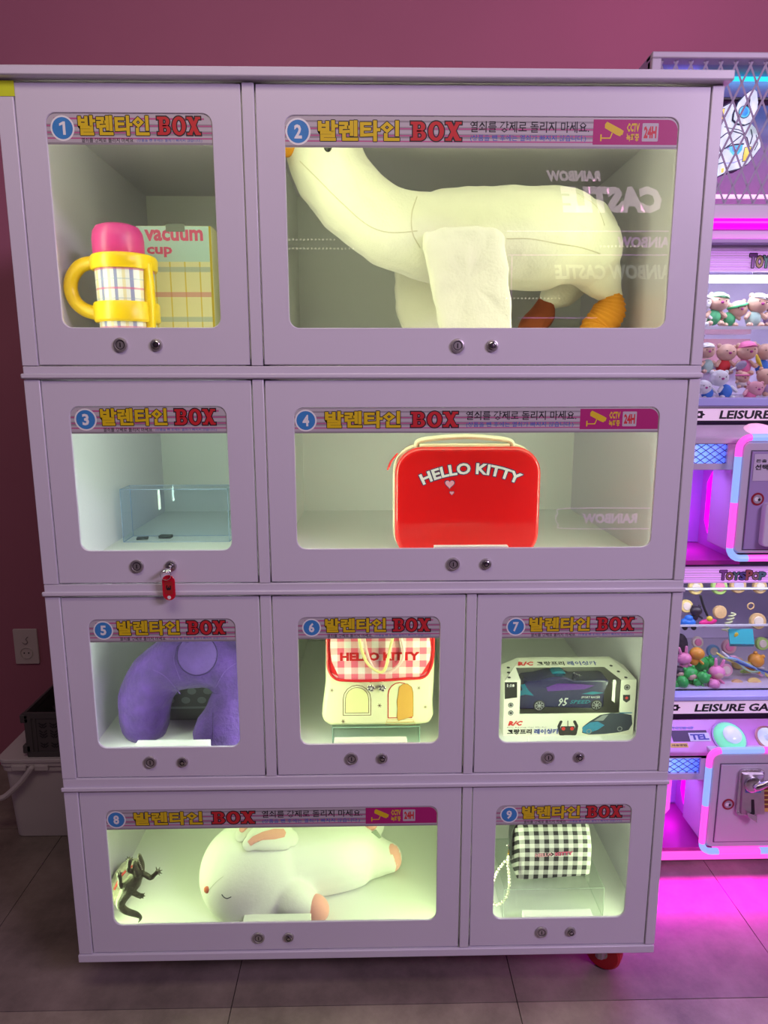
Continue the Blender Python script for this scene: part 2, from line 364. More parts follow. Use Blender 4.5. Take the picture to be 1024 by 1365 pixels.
def boxword(mb, fr, x0, y0, x1, y1, m, ext, n):
    # slab-serif B O X drawn from strokes; ext widens them for the dark outline
    W = x1-x0; H = y1-y0; w_ = W*.082+ext*2; sw = H*.17+ext*2; h = sw/2-ext
    def st(P, wd, kk=[0]): mb.stroke(fr, P, wd, m, n, rnd=False)
    def X(a): return x0+W*a
    def Y(b): return y0+H*b
    hv = .085; e = ext
    # B
    mb.poly(fr, [(X(.045)-e, Y(0)-e), (X(.135)+e, Y(0)-e), (X(.135)+e, Y(1)+e), (X(.045)-e, Y(1)+e)], m, n)
    for b in (0, 1-.15): mb.poly(fr, [(X(0)-e, Y(b)-e), (X(.2)+e, Y(b)-e), (X(.2)+e, Y(b+.15)+e), (X(0)-e, Y(b+.15)+e)], m, n+1e-5)
    for c, rx, ry in ((.735, .11, .265), (.27, .125, .27)):
        P = []; Q = []
        for i in range(17):
            t = R_(-90+180*i/16); P.append((X(.175)+W*rx*cos(t)*1.0+e*cos(t), Y(c)+(H*ry+e)*sin(t))); Q.append((X(.175)+(W*(rx-.085)-e)*cos(t), Y(c)+(H*(ry-.14)-e)*sin(t)))
        L0 = [(X(.12), P[0][1])]+P+[(X(.12), P[-1][1])]; L1 = [(X(.12), Q[0][1])]+Q+[(X(.12), Q[-1][1])]
        k = len(L0); vs = [fr.p(a, b, n+2e-5) for a, b in L0+L1]
        mb.add(vs, [(i, i+1, i+1+k, i+k) for i in range(k-1)], m)
    # O
    P = [(X(.5)+(W*.155+e)*cos(2*pi*i/32), Y(.5)+(H*.52+e)*sin(2*pi*i/32)) for i in range(32)]
    Q = [(X(.5)+(W*.066-e)*cos(2*pi*i/32), Y(.5)+(H*.34-e)*sin(2*pi*i/32)) for i in range(32)]
    mb.ring(fr, P, Q, m, n)
    # X
    for s_, dz in ((1, 0), (-1, 1e-5)):
        a = .745 if s_ > 0 else .935; b = .935 if s_ > 0 else .745
        hw = (.052 if s_ < 0 else .040)*W+e*1.1
        mb.poly(fr, [(X(a)-hw, Y(0)-e), (X(a)+hw, Y(0)-e), (X(b)+hw, Y(1)+e), (X(b)-hw, Y(1)+e)], m, n+dz)
    for a in (.742, .938):
        for b in (0, .87): mb.poly(fr, [(X(a)-W*.060-e, Y(b)-e), (X(a)+W*.060+e, Y(b)-e), (X(a)+W*.060+e, Y(b+.13)+e), (X(a)-W*.060-e, Y(b+.13)+e)], m, n+2e-5)
def header(k, door):
    x0, x1, zb, zt, hb = HOLE[k]; W = x1-x0; H = zt-hb; fr = F((x0, .0022, hb)); mb = MB(); long = W > .5
    r = .019; up = [(W-.0004, .0)]+[p for p in rr(.0004, -H, W-.0004, H-.0004, r)[7:21]]+[(.0004, 0)]
    mb.poly(fr, up, SL, 0, .0012)
    def band(a, b, m, n):
        xa = .0008; mb.poly(fr, [(xa, H*a), (W-xa, H*a), (W-xa, H*b), (xa, H*b)], m, n)
    for a, b in ((0.0, .07), (.30, .44), (.56, .66)): band(a, b, SG, 2e-5)
    for a in (.18, .36, .58): band(a, a+.045, SP, 4e-5)
    if H > 0: mb.poly(fr, [(.015, H*.80), (W-.015, H*.80), (W-.015, H*.86), (.015, H*.86)], SP if not long else SG, 2e-5)
    cx = (.031*W if long else .097*W); cy = H*(.5 if long else .52); rc = H*(.43 if long else .41)
    if long: cx = max(cx, rc+.0015)
    n = 1e-4
    mb.poly(fr, circ(cx, cy, rc, 28), WHT, n); mb.poly(fr, circ(cx, cy, rc*.86, 28), BLUE, n+5e-5)
    hw = rc*(.30 if k != 1 else .19)
    if k == 1: mb.poly(fr, [(cx+rc*a, cy+rc*b) for a, b in ((.02, -.52), (.24, -.52), (.24, .52), (.06, .52), (-.26, .36), (-.26, .17), (.02, .28))], WHT, n+1e-4)
    else: mb.text(fr, str(k), cx-hw, cy-rc*.52, cx+hw, cy+rc*.52, WHT, .035 if k != 1 else .02, n+1e-4)
    if long: ka, kb, ya, yb = .084, .290, .20, .86; ba, bb = .318, .447
    else: ka, kb, ya, yb = .192, .620, .29, .93; ba, bb = .668, .930
    # the wide outline first, then the coloured face
    for q in range(8):
        dx, dy = .0015*cos(q*pi/4), .0015*sin(q*pi/4)
        mb.text(fr, '발렌타인', W*ka+dx, H*ya+dy, W*kb+dx, H*yb+dy, DARK, .04, n+q*3e-6, res=1)
    mb.text(fr, '발렌타인', W*ka, H*ya, W*kb, H*yb, YEL, .04, n+1e-4, res=1)
    boxword(mb, fr, W*ba, H*(ya+.03), W*bb, H*(yb-.03), DARK, .0022, n)
    boxword(mb, fr, W*ba, H*(ya+.03), W*bb, H*(yb-.03), RED, 0, n+1e-4)
    if long:
        mb.text(fr, '열쇠를 강제로 돌리지 마세요.', W*.468, H*.50, W*.772, H*.86, DARK, .012, n, res=1)
        mb.text(fr, '(상품을 뺀 후에는 열쇠가 빠지지 않습니다.)', W*.469, H*.20, W*.765, H*.43, NAVY, .006, n, res=1)
        a = W*.782; P = [(a, H*.13), (W-.0012, H*.13)]+[(x, y) for x, y in rr(.0004, -H, W-.0012, H*.93, r)[7:14]]+[(a, H*.93)]
        mb.poly(fr, P, MAG, n)
        q = n+1e-4; s = H/100
        def S(px_, py_): return (a+px_*s*1.0, py_*s)
        mb.poly(fr, [S(40, 78), S(47, 86), S(98, 62), S(102, 48), S(94, 40), S(82, 44), S(40, 66)], YEL, q)
        mb.poly(fr, [S(97, 62), S(106, 57), S(102, 44), S(95, 46)], YEL, q+2e-5)
        mb.stroke(fr, [S(66, 50), S(60, 34), S(28, 34)], 4*s, YEL, q); mb.stroke(fr, [S(28, 26), S(28, 44)], 5*s, YEL, q)
        mb.text(fr, 'CCTV', *S(116, 54), *S(160, 82), YEL, .045, q, res=1); mb.text(fr, '녹화중', *S(116, 24), *S(160, 49), YEL, .035, q, res=1)
        mb.poly(fr, rr(*S(170, 24), *S(226, 82), 3*s, 2), SL, q)
        mb.text(fr, '24H', *S(176, 34), *S(220, 73), RED, .05, q+5e-5, res=1)
    else:
        mb.text(fr, '열쇠를 강제로 돌리지 마세요.', W*.205, H*.07, W*.525, H*.22, DARK, .012, n, res=1)
        mb.text(fr, '(상품을 뺀 후에는 열쇠가 빠지지 않습니다.)', W*.54, H*.08, W*.935, H*.20, NAVY, .004, n, res=1)
    mb.build('header_sign', door, smooth=False)
def lock(x, z, kind, door, Y=0):
    mb = MB(); r = .0145 if kind == 'slot' else .0122
    mb.lathe((x, Y+.004, z), (0, -1, 0), [(r, 0), (r, .006), (r*.93, .0085), (r*.72, .0092), (r*.68, .0075), (r*.1, .0078)], STEEL, 28)
    fr = F((x, Y+.004-.0079, z))
    if kind == 'slot':
        mb.ring(fr, circ(0, 0, r*.60, 24), circ(0, 0, r*.52, 24), DARK, .0002)
        mb.poly(fr, [(-.0011, -.0045), (.0011, -.0045), (.0011, .0045), (-.0011, .0045)], DARK, .0003)
    else:
        mb.lathe((x, Y-.004, z), (0, -1, 0), [(r*.62, 0), (r*.62, .003), (r*.5, .004)], CHROME, 24)
        fr = F((x, Y-.0082, z))
        mb.ring(fr, circ(0, 0, r*.46, 24), circ(0, 0, r*.30, 24), DARK, .0002)
        mb.poly(fr, [(-.0009, r*.25), (.0009, r*.25), (.0009, r*.6), (-.0009, r*.6)], DARK, .0003)
    mb.build('coin_lock' if kind == 'slot' else 'key_lock', door)
DOORS = {}
for k, (xa, xb, t) in gdoors.items():
    z0, z1 = TZ[t]; g_ = .0016; xa += g_; xb -= g_; z0 += g_; z1 -= g_
    hx0, hx1, hz0, hz1, hb = HOLE[k]; kk = 6; P = rr(hx0, hz0, hx1, hz1, .0195, kk)
    Q = [(xb, z0)]*(kk+1)+[(xb, z1)]*(kk+1)+[(xa, z1)]*(kk+1)+[(xa, z0)]*(kk+1)
    fr = F((0, 0, 0)); mb = MB(); N_ = len(P)
    for yy in (0, .006):
        mb.v += [(a, yy, b) for a, b in P]
    mb.v += [(xb, 0, z0), (xb, 0, z1), (xa, 0, z1), (xa, 0, z0), (xb, .006, z0), (xb, .006, z1), (xa, .006, z1), (xa, .006, z0)]
    c0 = 2*N_; mb.ms = [WHITE]
    for i in range(N_):
        j = (i+1) % N_; ci = i//(kk+1); cj = j//(kk+1)
        if ci == cj: fs = [(i, c0+ci, j), (i+N_, j+N_, c0+4+ci)]
        else: fs = [(i, c0+ci, c0+cj, j), (i+N_, j+N_, c0+4+cj, c0+4+ci)]
        fs.append((i, j, j+N_, i+N_)); mb.f += fs; mb.m += [0]*len(fs)
    for ci in range(4):
        cj = (ci+1) % 4; mb.f.append((c0+ci, c0+4+ci, c0+4+cj, c0+cj)); mb.m.append(0)
    d = mb.build('door', cab, bevel=.0012, seg=1); DOORS[k] = d; d['label'] = 'white locker door numbered %d' % k
    MB().box((hx0-.006, .0063, hz0-.006), (hx1+.006, .0088, hz1+.006), PANE).build('window_pane', d, smooth=False)
    header(k, d)
    lx, rx, lz = LOCK[k]
    lock(lx, lz, 'slot', d); lock(rx, lz, 'key', d)
# white lock covers inside the doors, seen over the lower edge of the windows
def cover(k, ua, ub, va, vb):
    Y0 = .0090; zt = zz(vb-.6, Y0, (ua+ub)/2); Y1 = atz((ua+ub)/2, va, zt).y
    MB().box((xx(ua, Y1, va), Y0, LOCK[k][2]-.02), (xx(ub, Y1, va), Y1, zt), INNER).build('lock_cover', DOORS[k], bevel=.001)
cover(4, 578, 676, 726, 729); cover(5, 184, 281, 986, 996); cover(6, 446, 542, 982, 991); cover(7, 704, 800, 982, 989); cover(8, 326, 415, 1218, 1230); cover(9, 696, 787, 1212, 1224)
# casters
RUB = mat('red_polyurethane', (.50, .012, .02), .35, var=.05)
def caster(x, y, ang):
    M = Matrix.Rotation(ang, 3, 'Z'); ax = M @ V((0, 1, 0)); d = M @ V((1, 0, 0)); r = .047; c = V((x, y, r))+d*.015
    mb = MB(); mb.box((x-.035, y-.035, .103), (x+.035, y+.035, .108), STEEL)
    for s in (-1, 1):
        a = c+ax*.022*s; mb.sweep([a+V((0, 0, -.006)), a+V((0, 0, .03)), V((x, y, .098))+ax*.018*s], [.012, .014, .02], STEEL, 8, cap=False)
    fk = mb.build('caster', cab, bevel=.001)
    wh = MB(); wh.lathe(c-ax*.016, ax, [(r*.62, 0), (r*.9, 0), (r, .006), (r, .026), (r*.9, .032), (r*.62, .032)], RUB, 32); wh.build('tyre', fk)
    h = MB(); h.lathe(c-ax*.018, ax, [(.004, -.003), (.008, -.003), (.010, .001), (r*.5, .003), (r*.64, .002), (r*.64, .034), (r*.5, .033), (.010, .035), (.004, .036)], CHROME, 24); h.build('wheel_hub', fk)
cp = atz(806, 1283, .02); caster(cp.x-.012, .085, R_(-38)); caster(-.56, .16, R_(20)); caster(.60, .7, 0); caster(-.60, .7, 0)
# light strips inside each compartment, just behind the door frame
LEDM = mat('led_strip_warm', (.9, .95, .8), .5, var=0, em=1.5, emc=(.9, 1, .7))
def cell(k, px0, px1, pw, col=(.88, 1, .66), side='LR'):
    t = gdoors[k][2]; z0 = FLZ[t]; z1 = CEZ[t]; h = z1-z0-.06; zc = (z0+z1)/2
    for s, x in (('L', px0+.012), ('R', px1-.012)):
        if s not in side: continue
        sg = 1 if s == 'L' else -1
        MB().box((x-.006 if sg > 0 else x-.004, .024, z0+.03), (x+.004 if sg > 0 else x+.006, .034, z1-.03), LEDM).build('led_strip', cab)
        area('led_light', (x+sg*.008, .030, zc), (sg*1, .32, 0), .012, h, pw*(.72 if px1-px0 > .6 else .9), col, 150)
    if px1-px0 > .6:
        MB().box((px0+.05, .024, z1-.016), (px1-.05, .034, z1-.006), LEDM).build('led_strip', cab)
        area('led_light', ((px0+px1)/2, .040, z1-.02), (0, .8, -.75), px1-px0-.15, .012, pw*(.28 if k == 2 else .38), col, 160)
PW = .54
Gn = (.86, 1, .62); Gc = (.84, 1, .78)
cell(1, -.66, -.2225, PW*1.05, (.95, 1, .66)); cell(2, -.2065, .672, PW*2.4, (.95, 1, .60)); cell(3, -.66, -.2225, PW*1.5, Gc); cell(4, -.2065, .672, PW*2.3, (.90, 1, .74))
cell(5, -.66, -.2225, PW*1.5, Gc); cell(6, -.2065, .2203, PW*1.1, Gn); cell(7, .2363, .672, PW*1.1, Gn); cell(8, -.66, .2203, PW*2.0, (.80, 1, .48)); cell(9, .2363, .672, PW*1.1, Gn)
# ================================================================== THINGS IN THE CABINET
def wpt(u, v, Y): p = at(u, v, Y); return (p.x, p.y, p.z)
# ---- compartment 1: tumbler and its box
def tumbler():
    Y = .17; c = at(171, 430, Y); s = pxm(Y, 1.6); zb = FLZ[1]; cx = c.x
    t = thing('tumbler', 'large tumbler mug with yellow handle sleeve and pink domed lid in front of a carton', 'tumbler', (cx, Y, zb))
    def z(v): return zz(v, Y, 171)
    yel = mat('yellow_plastic', (.86, .56, .01), .32, var=.02); pk = mat('pink_plastic', (.60, .045, .24), .38, var=.03)
    pl = plaid('tumbler_plaid', (.80, .78, .80), [(0, .031, .1, .22, (.18, .20, .50), .8), (0, .031, .55, .20, (.75, .62, .30), .7), (2, .040, .18, .10, (.65, .10, .28), .7), (2, .040, .68, .06, (.30, .40, .60), .5)], .35)
    rb = 37*s; h0 = z(355)-zb
    MB().lathe((cx, Y, zb), (0, 0, 1), [(rb*.86, 0), (rb*.9, .006), (rb*.97, h0*.5), (rb, h0*.95), (rb, h0)], pl, 40).build('cup_body', t)
    for a in (0, 1, 2):                                     # small plain printed dots in place of the printed figures
        pass
    zt0, zt1 = z(362)-zb, z(342)-zb; zb0, zb1 = z(431)-zb, z(405)-zb; ro = rb+.0075
    mb = MB(); mb.lathe((cx, Y, zb), (0, 0, 1), [(rb-.002, zt0), (ro-.002, zt0), (ro, zt0+.004), (ro+.001, zt1-.008), (ro-.002, zt1-.002), (ro-.007, zt1), (rb-.008, zt1)], yel, 40)
    mb.lathe((cx, Y, zb), (0, 0, 1), [(rb-.002, zb0), (ro-.003, zb0), (ro, zb0+.004), (ro, zb1-.003), (ro-.002, zb1), (rb-.002, zb1)], yel, 40)
    mb.sweep([(cx+rb*.93, Y-rb*.40, z(440)+.0), (cx+rb*.95, Y-rb*.42, z(420)), (cx+rb*.95, Y-rb*.42, z(380)), (cx+rb*.92, Y-rb*.40, z(356))], [.010, .012, .012, .010], yel, 12, k=3)
    mb.build('sleeve', t)
    hx = lambda u, v: (at(u, v, Y).x, Y-.004, z(v)); P = [(cx-rb*.90, Y-.004, z(353)), hx(126, 350.5), hx(109, 355), hx(98, 369), hx(95.5, 386), hx(102, 403), hx(116, 414), (cx-rb*.90, Y-.004, z(419))]
    MB().sweep(P, [.014, .0145, .0145, .0145, .0145, .0145, .015, .015], yel, 14, k=5, cap=False).build('handle', t)
    rl = 32*s; hl = z(300)-z(342)
    MB().lathe((cx-6*s, Y, z(342)), (0, 0, 1), [(rl*.94, -.004), (rl, .004), (rl*1.01, hl*.5), (rl*.96, hl*.75), (rl*.84, hl*.91), (rl*.6, hl*.99), (rl*.25, hl*1.01), (0, hl*1.0)], pk, 36).build('lid', t)
    fr = F((cx, Y-rb-.0006, 0))
tumbler()
def cup_carton():
    Yf, Yb = .265, .40; x0 = xx(186, Yf, 380); x1 = xx(285, Yf, 380); zb = FLZ[1]; zt = zz(301, Yf, 240)
    t = thing('carton', 'tall pale carton with pink vacuum cup lettering beside the tumbler', 'box', ((x0+x1)/2, (Yf+Yb)/2, zb))
    cream = mat('cream_card', (.78, .72, .46), .5, var=.02)
    pl = plaid('carton_plaid', (.80, .74, .45), [(0, .0345, .42, .09, (.72, .52, .05), .85), (2, .112, .62, .10, (.62, .14, .22), .6), (2, .112, .12, .10, (.30, .42, .45), .6)], .5)
    MB().box((x0, Yf, zb), (x1, Yb, zt), cream).build('carton_body', t, bevel=.001)
    fr = F((x0, Yf, zb)); W = x1-x0; H = zt-zb; mb = MB(); hz = zz(349, Yf, 240)-zb
    mb.poly(fr, [(.001, .001), (W-.001, .001), (W-.001, hz), (.001, hz)], pl, .0004)
    tl = mat('pale_teal_card', (.50, .68, .66), .5, var=.02)
    mb.poly(fr, [(.001, hz), (W-.001, hz), (W-.001, H-.001), (.001, H-.001)], tl, .0004)
    pk = mat('pink_ink', (.72, .12, .24), .5, var=0)
    def X(u): return xx(u, Yf, 320)-x0
    def Z(v): return zz(v, Yf, 240)-zb
    mb.text(fr, 'vacuum', X(193), Z(321.5), X(271), Z(306), pk, .035, .0008); mb.text(fr, 'cup', X(195), Z(343), X(229), Z(329), pk, .035, .0008)
    mb.poly(fr, [(W-.006, .001), (W-.001, .001), (W-.001, H-.001), (W-.006, H-.001)], mat('gold_edge', (.55, .40, .03), .5), .0009)
    mb.build('printed_front', t, smooth=False)
    MB().box((X(222)+x0, Yf-.0015, zz(309, Yf, 240)), (X(247)+x0, Yf-.0004, zt+.004), mat('grey_hang_tab', (.22, .24, .22), .6)).build('hang_tab', t)
cup_carton()
# ---- compartment 2: long necked goose plush
PLUSH = mat('cream_plush', (.92, .88, .74), .9, var=.03, vs=30, bump=.35, bs=150, sheen=.4)
def goose():
    Y = .36; c = at(680, 480, Y)
    t = thing('goose_plush', 'large cream goose plush toy with long neck and orange feet behind window two', 'plush toy', (c.x, Y, FLZ[2-1]))
    s = pxm(Y, 1.7)
    def G(u, v, y=Y): return wpt(u, v, y)
    mb = MB()
    spine = [(396, 172, 25), (415, 168, 38), (432, 205, 47), (452, 246, 47), (500, 292, 47), (556, 315, 52), (610, 318, 62), (690, 319, 64), (750, 320, 63), (782, 333, 48)]
    pts = [G(u, v, Y-.02 if i > 5 else Y-.06) for i, (u, v, r) in enumerate(spine)]
    mb.sweep(pts, [r*s for *_, r in spine], PLUSH, 20, k=4)
    mb.sweep([G(772, 325), G(793, 357), G(808, 380), G(819, 395)], [48*s, 36*s, 24*s, 13*s], PLUSH, 14, k=3)
    mb.sweep([G(770, 330, Y+.12), G(760, 380, Y+.13), G(735, 395, Y+.13)], [42*s, 26*s, 18*s], PLUSH, 14, k=3)
    mb.sweep([G(792, 290), G(812, 306), G(817, 330)], [25*s, 13*s, 5*s], PLUSH, 12, k=3)
    bd = mb.build('body', t, remesh=.009, sm=3, disp=.004, dscale=16, ang=180)
    OR = mat('orange_plush', (.84, .32, .01), .8, bump=.4, bs=90)
    def padded(P, y0, th, name, m=PLUSH):
        cx = sum(p[0] for p in P)/len(P); cy = sum(p[1] for p in P)/len(P); vs = []; Q = catmull([list(p) for p in P+[P[0]]], 3)[:-1]; n = len(Q); rings = [(1, 0), (.985, .5), (.93, .85), (.75, 1), (.4, 1.05)]
        for sgn in (-1, 1):
            for sc_, d in rings:
                for u, v in Q:
                    p = at(cx+(u-cx)*sc_, cy+(v-cy)*sc_, y0); w_ = .35*th*noise.noise(V((u*.03, v*.02, 3))); vs.append((p.x, p.y+sgn*d*th+w_, p.z))
        fs = []; R5 = len(rings)
        for sd in (0, 1):
            o = sd*R5*n
            for r in range(R5-1):
                for i in range(n):
                    q = (o+r*n+i, o+r*n+(i+1) % n, o+(r+1)*n+(i+1) % n, o+(r+1)*n+i); fs.append(q if sd == 0 else q[::-1])
            f_ = tuple(o+(R5-1)*n+i for i in range(n)); fs.append(f_ if sd == 0 else f_[::-1])
        fs += [(i, i+R5*n, (i+1) % n+R5*n, (i+1) % n) for i in range(n)]
        mb = MB(); mb.add(vs, fs, m); return mb.build(name, t, ang=180, sub=1, disp=.007, dscale=20)
    padded([(567, 306), (600, 303), (640, 304), (668, 308), (676, 340), (680, 400), (683, 460), (640, 476), (600, 470), (584, 430), (571, 370), (563, 325)], Y-.165, .014, 'wing')
    padded([(530, 335), (560, 330), (600, 345), (640, 380), (645, 440), (620, 478), (560, 474), (532, 430), (526, 375)], Y+.12, .016, 'wing')
    sf = surf(bd, V(WL[t.name])); SE = mat('seam_beige', (.72, .66, .48), .9, var=0)
    for L in ([(400, 215), (425, 240), (455, 270), (490, 300), (520, 310), (556, 308)], [(676, 318), (705, 318), (740, 324), (775, 330), (800, 338)], [(556, 262), (549, 285), (550, 310), (560, 330)], [(770, 258), (795, 275), (806, 300)]):
        MB().sweep([sf(u, v, -.0006, .3) for u, v in catmull([list(q) for q in L], 8)], .0016, SE, 6).build('seam', t)
    # beak, eye
    mb = MB(); b0 = at(404, 190, Y-.07); mb.sweep([b0, at(388, 196, Y-.09), at(374, 202, Y-.11)], [22*s, 18*s, 8*s], OR, 14, k=3, flat=.7); mb.build('beak', t, disp=.002, dscale=30)
    MB().ell(at(437, 196, Y-.06-46*s), (5*s, 3*s, 6*s), BLACKP).build('eye', t)
    # right leg: ribbed orange sock and webbed foot
    P = [G(817, 393), G(814, 410), G(806, 426), G(794, 442), (at(790, 470, Y-.03).x, Y-.03, FLZ[1]+.03)]
    Q = catmull([list(p) for p in P], 10); n = len(Q)
    MB().sweep([q for q in Q], [(12+10*min(1, i/12)+1.3*sin(i*2.1))*s for i in range(n)], OR, 16).build('leg', t, ang=180)
    def foot(u, v, y):
        c = at(u, v, y); mb = MB(); z0 = FLZ[1]+.016
        for a in (-150, -110, -70): mb.sweep([(c.x, c.y, z0), (c.x+.05*cos(R_(a)), c.y+.05*sin(R_(a)), z0), (c.x+.10*cos(R_(a)), c.y+.10*sin(R_(a)), z0-.003)], [.022, .018, .013], OR, 10, k=2)
        mb.build('foot', t, remesh=.005, sm=2, ang=180)
    foot(786, 478, Y-.06)
    BR = mat('rust_plush', (.34, .07, .015), .8, bump=.3, bs=90)
    mb = MB(); mb.sweep([G(727, 398, Y+.13), G(722, 420, Y+.12), G(708, 440, Y+.10), (at(708, 470, Y+.1).x, Y+.1, FLZ[1]+.02)], [10*s, 22*s, 22*s, 20*s], BR, 12, k=3, flat=.6); mb.build('leg', t, label='dark rust far leg')
goose()
# ---- compartment 3: clear acrylic display case with two dark plates; key with tag on the door
ACR = glass('blue_tinted_acrylic', (.92, .95, .985), refl=.35)
ACE = mat('acrylic_edge', (.30, .40, .62), .25, var=0)
def acrylic_box(name, label, a, b, edge=.0012, tint=ACR, lid=True, edgem=ACE):
    x0, y0, z0 = a; x1, y1, z1 = b; t = thing(name, label, 'display stand', ((x0+x1)/2, (y0+y1)/2, z0)); w_ = .0022
    MB().box((x0, y0, z0), (x1, y0+w_, z1), tint).build('front_pane', t, smooth=False)
    MB().box((x0, y1-w_, z0), (x1, y1, z1), tint).build('back_pane', t, smooth=False)
    MB().box((x0, y0+w_, z0), (x0+w_, y1-w_, z1), tint).build('side_pane', t, smooth=False)
    MB().box((x1-w_, y0+w_, z0), (x1, y1-w_, z1), tint).build('side_pane', t, smooth=False)
    MB().box((x0+w_, y0+w_, z1-w_), (x1-w_, y1-w_, z1), tint).build('top_pane', t, smooth=False)
    mb = MB(); e = edge
    for z in (z0, z1-e):
        mb.box((x0-.0001, y0-.0001, z), (x1, y0+e, z+e), edgem); mb.box((x0, y1-e, z), (x1, y1+.0001, z+e), edgem)
        mb.box((x0-.0001, y0, z), (x0+e, y1, z+e), edgem); mb.box((x1-e, y0, z), (x1+.0001, y1, z+e), edgem)
    for x in (x0, x1-e):
        for y in (y0, y1-e): mb.box((x-.0001, y-.0001, z0), (x+e, y+e, z1), edgem)
    mb.build('edge', t, smooth=False, label='bluish polished edges'); return t
Y3 = .355
acrylic_box('acrylic_case', 'clear bluish acrylic case lying empty in compartment three', (xx(162, Y3, 690), Y3, FLZ[3-1]), (xx(305, Y3, 690), Y3+.075, zz(652, Y3, 230)))
for u, v, w_, lb in ((190, 716.5, .030, 'dark flat plate left of its twin inside the clear case'), (221, 715, .033, 'dark flat plate with thicker edge, right of its twin inside the clear case')):
    p = atz(u, v, FLZ[2]+.004); M = Matrix.Translation(p) @ Matrix.Rotation(R_(12 if u < 200 else -4), 4, 'Z')
    tag(MB().box((-w_*.5, -.010, -.004), (w_*.5, .010, .001 if u < 200 else .004), mat('dark_plate', (.045, .05, .05), .4), M=M).build('metal_plate', bevel=.001, origin=p), lb, 'plate', 'dark plates in the clear case')
def key():
    x, z = .0, .0; lx, rx, lz = LOCK[3]; Y = -.0085
    t = thing('key', 'small steel key in lock of door three with red number tag hanging', 'key', (rx, Y, lz))
    mb = MB(); mb.cyl((rx, Y, lz), (rx, Y-.012, lz), .0045, CHROME, 16)
    mb.sweep([(rx, Y-.012, lz), (rx, Y-.022, lz-.002)], [.0055, .0085], CHROME, 16, flat=.35); mb.build('key_blade', t)
    MB().torus((rx-.004, Y-.020, lz-.012), .011, .0007, CHROME, F((0, 0, 0)), 24, 6).build('key_ring', t)
    RT_ = mat('red_tag', (.62, .008, .03), .25, var=.02, coat=.5); c = at(224.5, 784, Y-.018); s = pxm(Y, 1)
    fr = F((c.x, Y-.016, c.z)); P = rr(-8.3*s, -17*s, 8.3*s, 17*s, 8*s, 8)
    tg = MB().poly(fr, P, RT_, 0, .003).build('number_tag', t, bevel=.0008)
    mb = MB(); mb.poly(fr, rr(-5.2*s, -9*s, 5.2*s, 9*s, 2*s, 3), mat('tag_face', (.42, .02, .02), .5), .0002)
    f2 = F((c.x, Y-.016, c.z), (0, 0, -1), (1, 0, 0)); mb.text(f2, '3', -3.4*s, -3.2*s, 3.4*s, 3.2*s, DARK, .04, .0004)
    mb.poly(fr, circ(0, -13.0*s, 2.4*s, 16), WHT, .0002); mb.build('tag_insert', t, smooth=False)
key()
# ---- compartment 4: red case
def red_case():
    Y = .13; t0 = at(620, 750, Y); zb = FLZ[2]; c = (t0.x, Y+.07, zb)
    t = thing('suitcase', 'small red hard case with cream piping and carry handle', 'case', c)
    REDC = mat('red_gloss_shell', (.74, .012, .012), .16, var=.015, coat=.6); CR = mat('cream_trim', (.85, .80, .58), .4, var=.02)
    def X(u, v=680): return xx(u, Y, v)
    def Z(v): return zz(v, Y, 620)
    fr = F((0, Y, 0))
    def outline(e, y): return rr(X(527)+e, zb+.004+e, X(720)-e, Z(596)-e, .062-e, 8)
    MB().poly(F((0, Y, 0)), outline(.0, 0), REDC, 0, .055).build('front_shell', t, bevel=.010, seg=4)
    MB().poly(F((0, Y+.060, 0)), outline(-.0035, 0), CR, 0.0045, .012).build('piping', t, bevel=.003, seg=3)
    MB().poly(F((0, Y+.0685, 0)), outline(.0, 0), REDC, 0, .055).build('back_shell', t, bevel=.010, seg=4)
    P = rr(X(527)-.004, zb, X(720)+.004, Z(596)+.004, .066, 8)
    hd = MB(); yh = Y+.05
    hd.sweep([(X(556), yh, Z(597)), (X(560), yh, Z(590)), (X(585), yh, Z(586)), (X(621), yh, Z(584)), (X(655), yh, Z(586)), (X(682), yh, Z(590)), (X(687), yh, Z(597))], [.007, .0085, .009, .009, .009, .0085, .007], CR, 12, k=4, flat=.7); hd.build('handle', t)
    MB().box((X(560), yh-.01, Z(598)), (X(682), yh+.012, Z(593.5)), CR).build('handle_base', t, bevel=.002)
    MB().sweep([(X(530), Y+.05, Z(608)), (X(522), Y+.042, Z(618)), (X(518), Y+.038, Z(627))], [.004, .005, .004], REDC, 8, flat=.4).build('zip_pull', t)
    mb = MB(); WH = mat('case_white_print', (.85, .83, .78), .35, var=0); NV = mat('case_navy_outline', (.03, .025, .09), .4, var=0); f = F((0, Y, 0))
    x0, x1, z0, z1 = X(562), X(692), Z(632), Z(617)
    for q in range(8): mb.text(f, 'HELLO KITTY', x0+.0021*cos(q*pi/4), z0+.0021*sin(q*pi/4), x1+.0021*cos(q*pi/4), z1+.0021*sin(q*pi/4), NV, .035, .0003+q*4e-6, res=3, arc=.25)
    mb.text(f, 'HELLO KITTY', x0, z0, x1, z1, WH, .035, .0006, res=3, arc=.25)
    def heart(u, v, r):
        P = []
        for i in range(24):
            a = 2*pi*i/24; P.append((X(u)+r*(16*sin(a)**3)/16, Z(v)+r*(13*cos(a)-5*cos(2*a)-2*cos(3*a)-cos(4*a))/16))
        return P
    PKH = mat('case_pink_print', (.86, .38, .46), .4, var=0)
    mb.poly(f, heart(599, 645, .0125), NV, .0003); mb.poly(f, heart(599, 645, .0105), PKH, .0005)
    mb.poly(f, heart(602, 657, .0062), NV, .0003); mb.poly(f, heart(602, 657, .0048), PKH, .0005)
    mb.build('printed_lettering', t, smooth=False)
red_case()
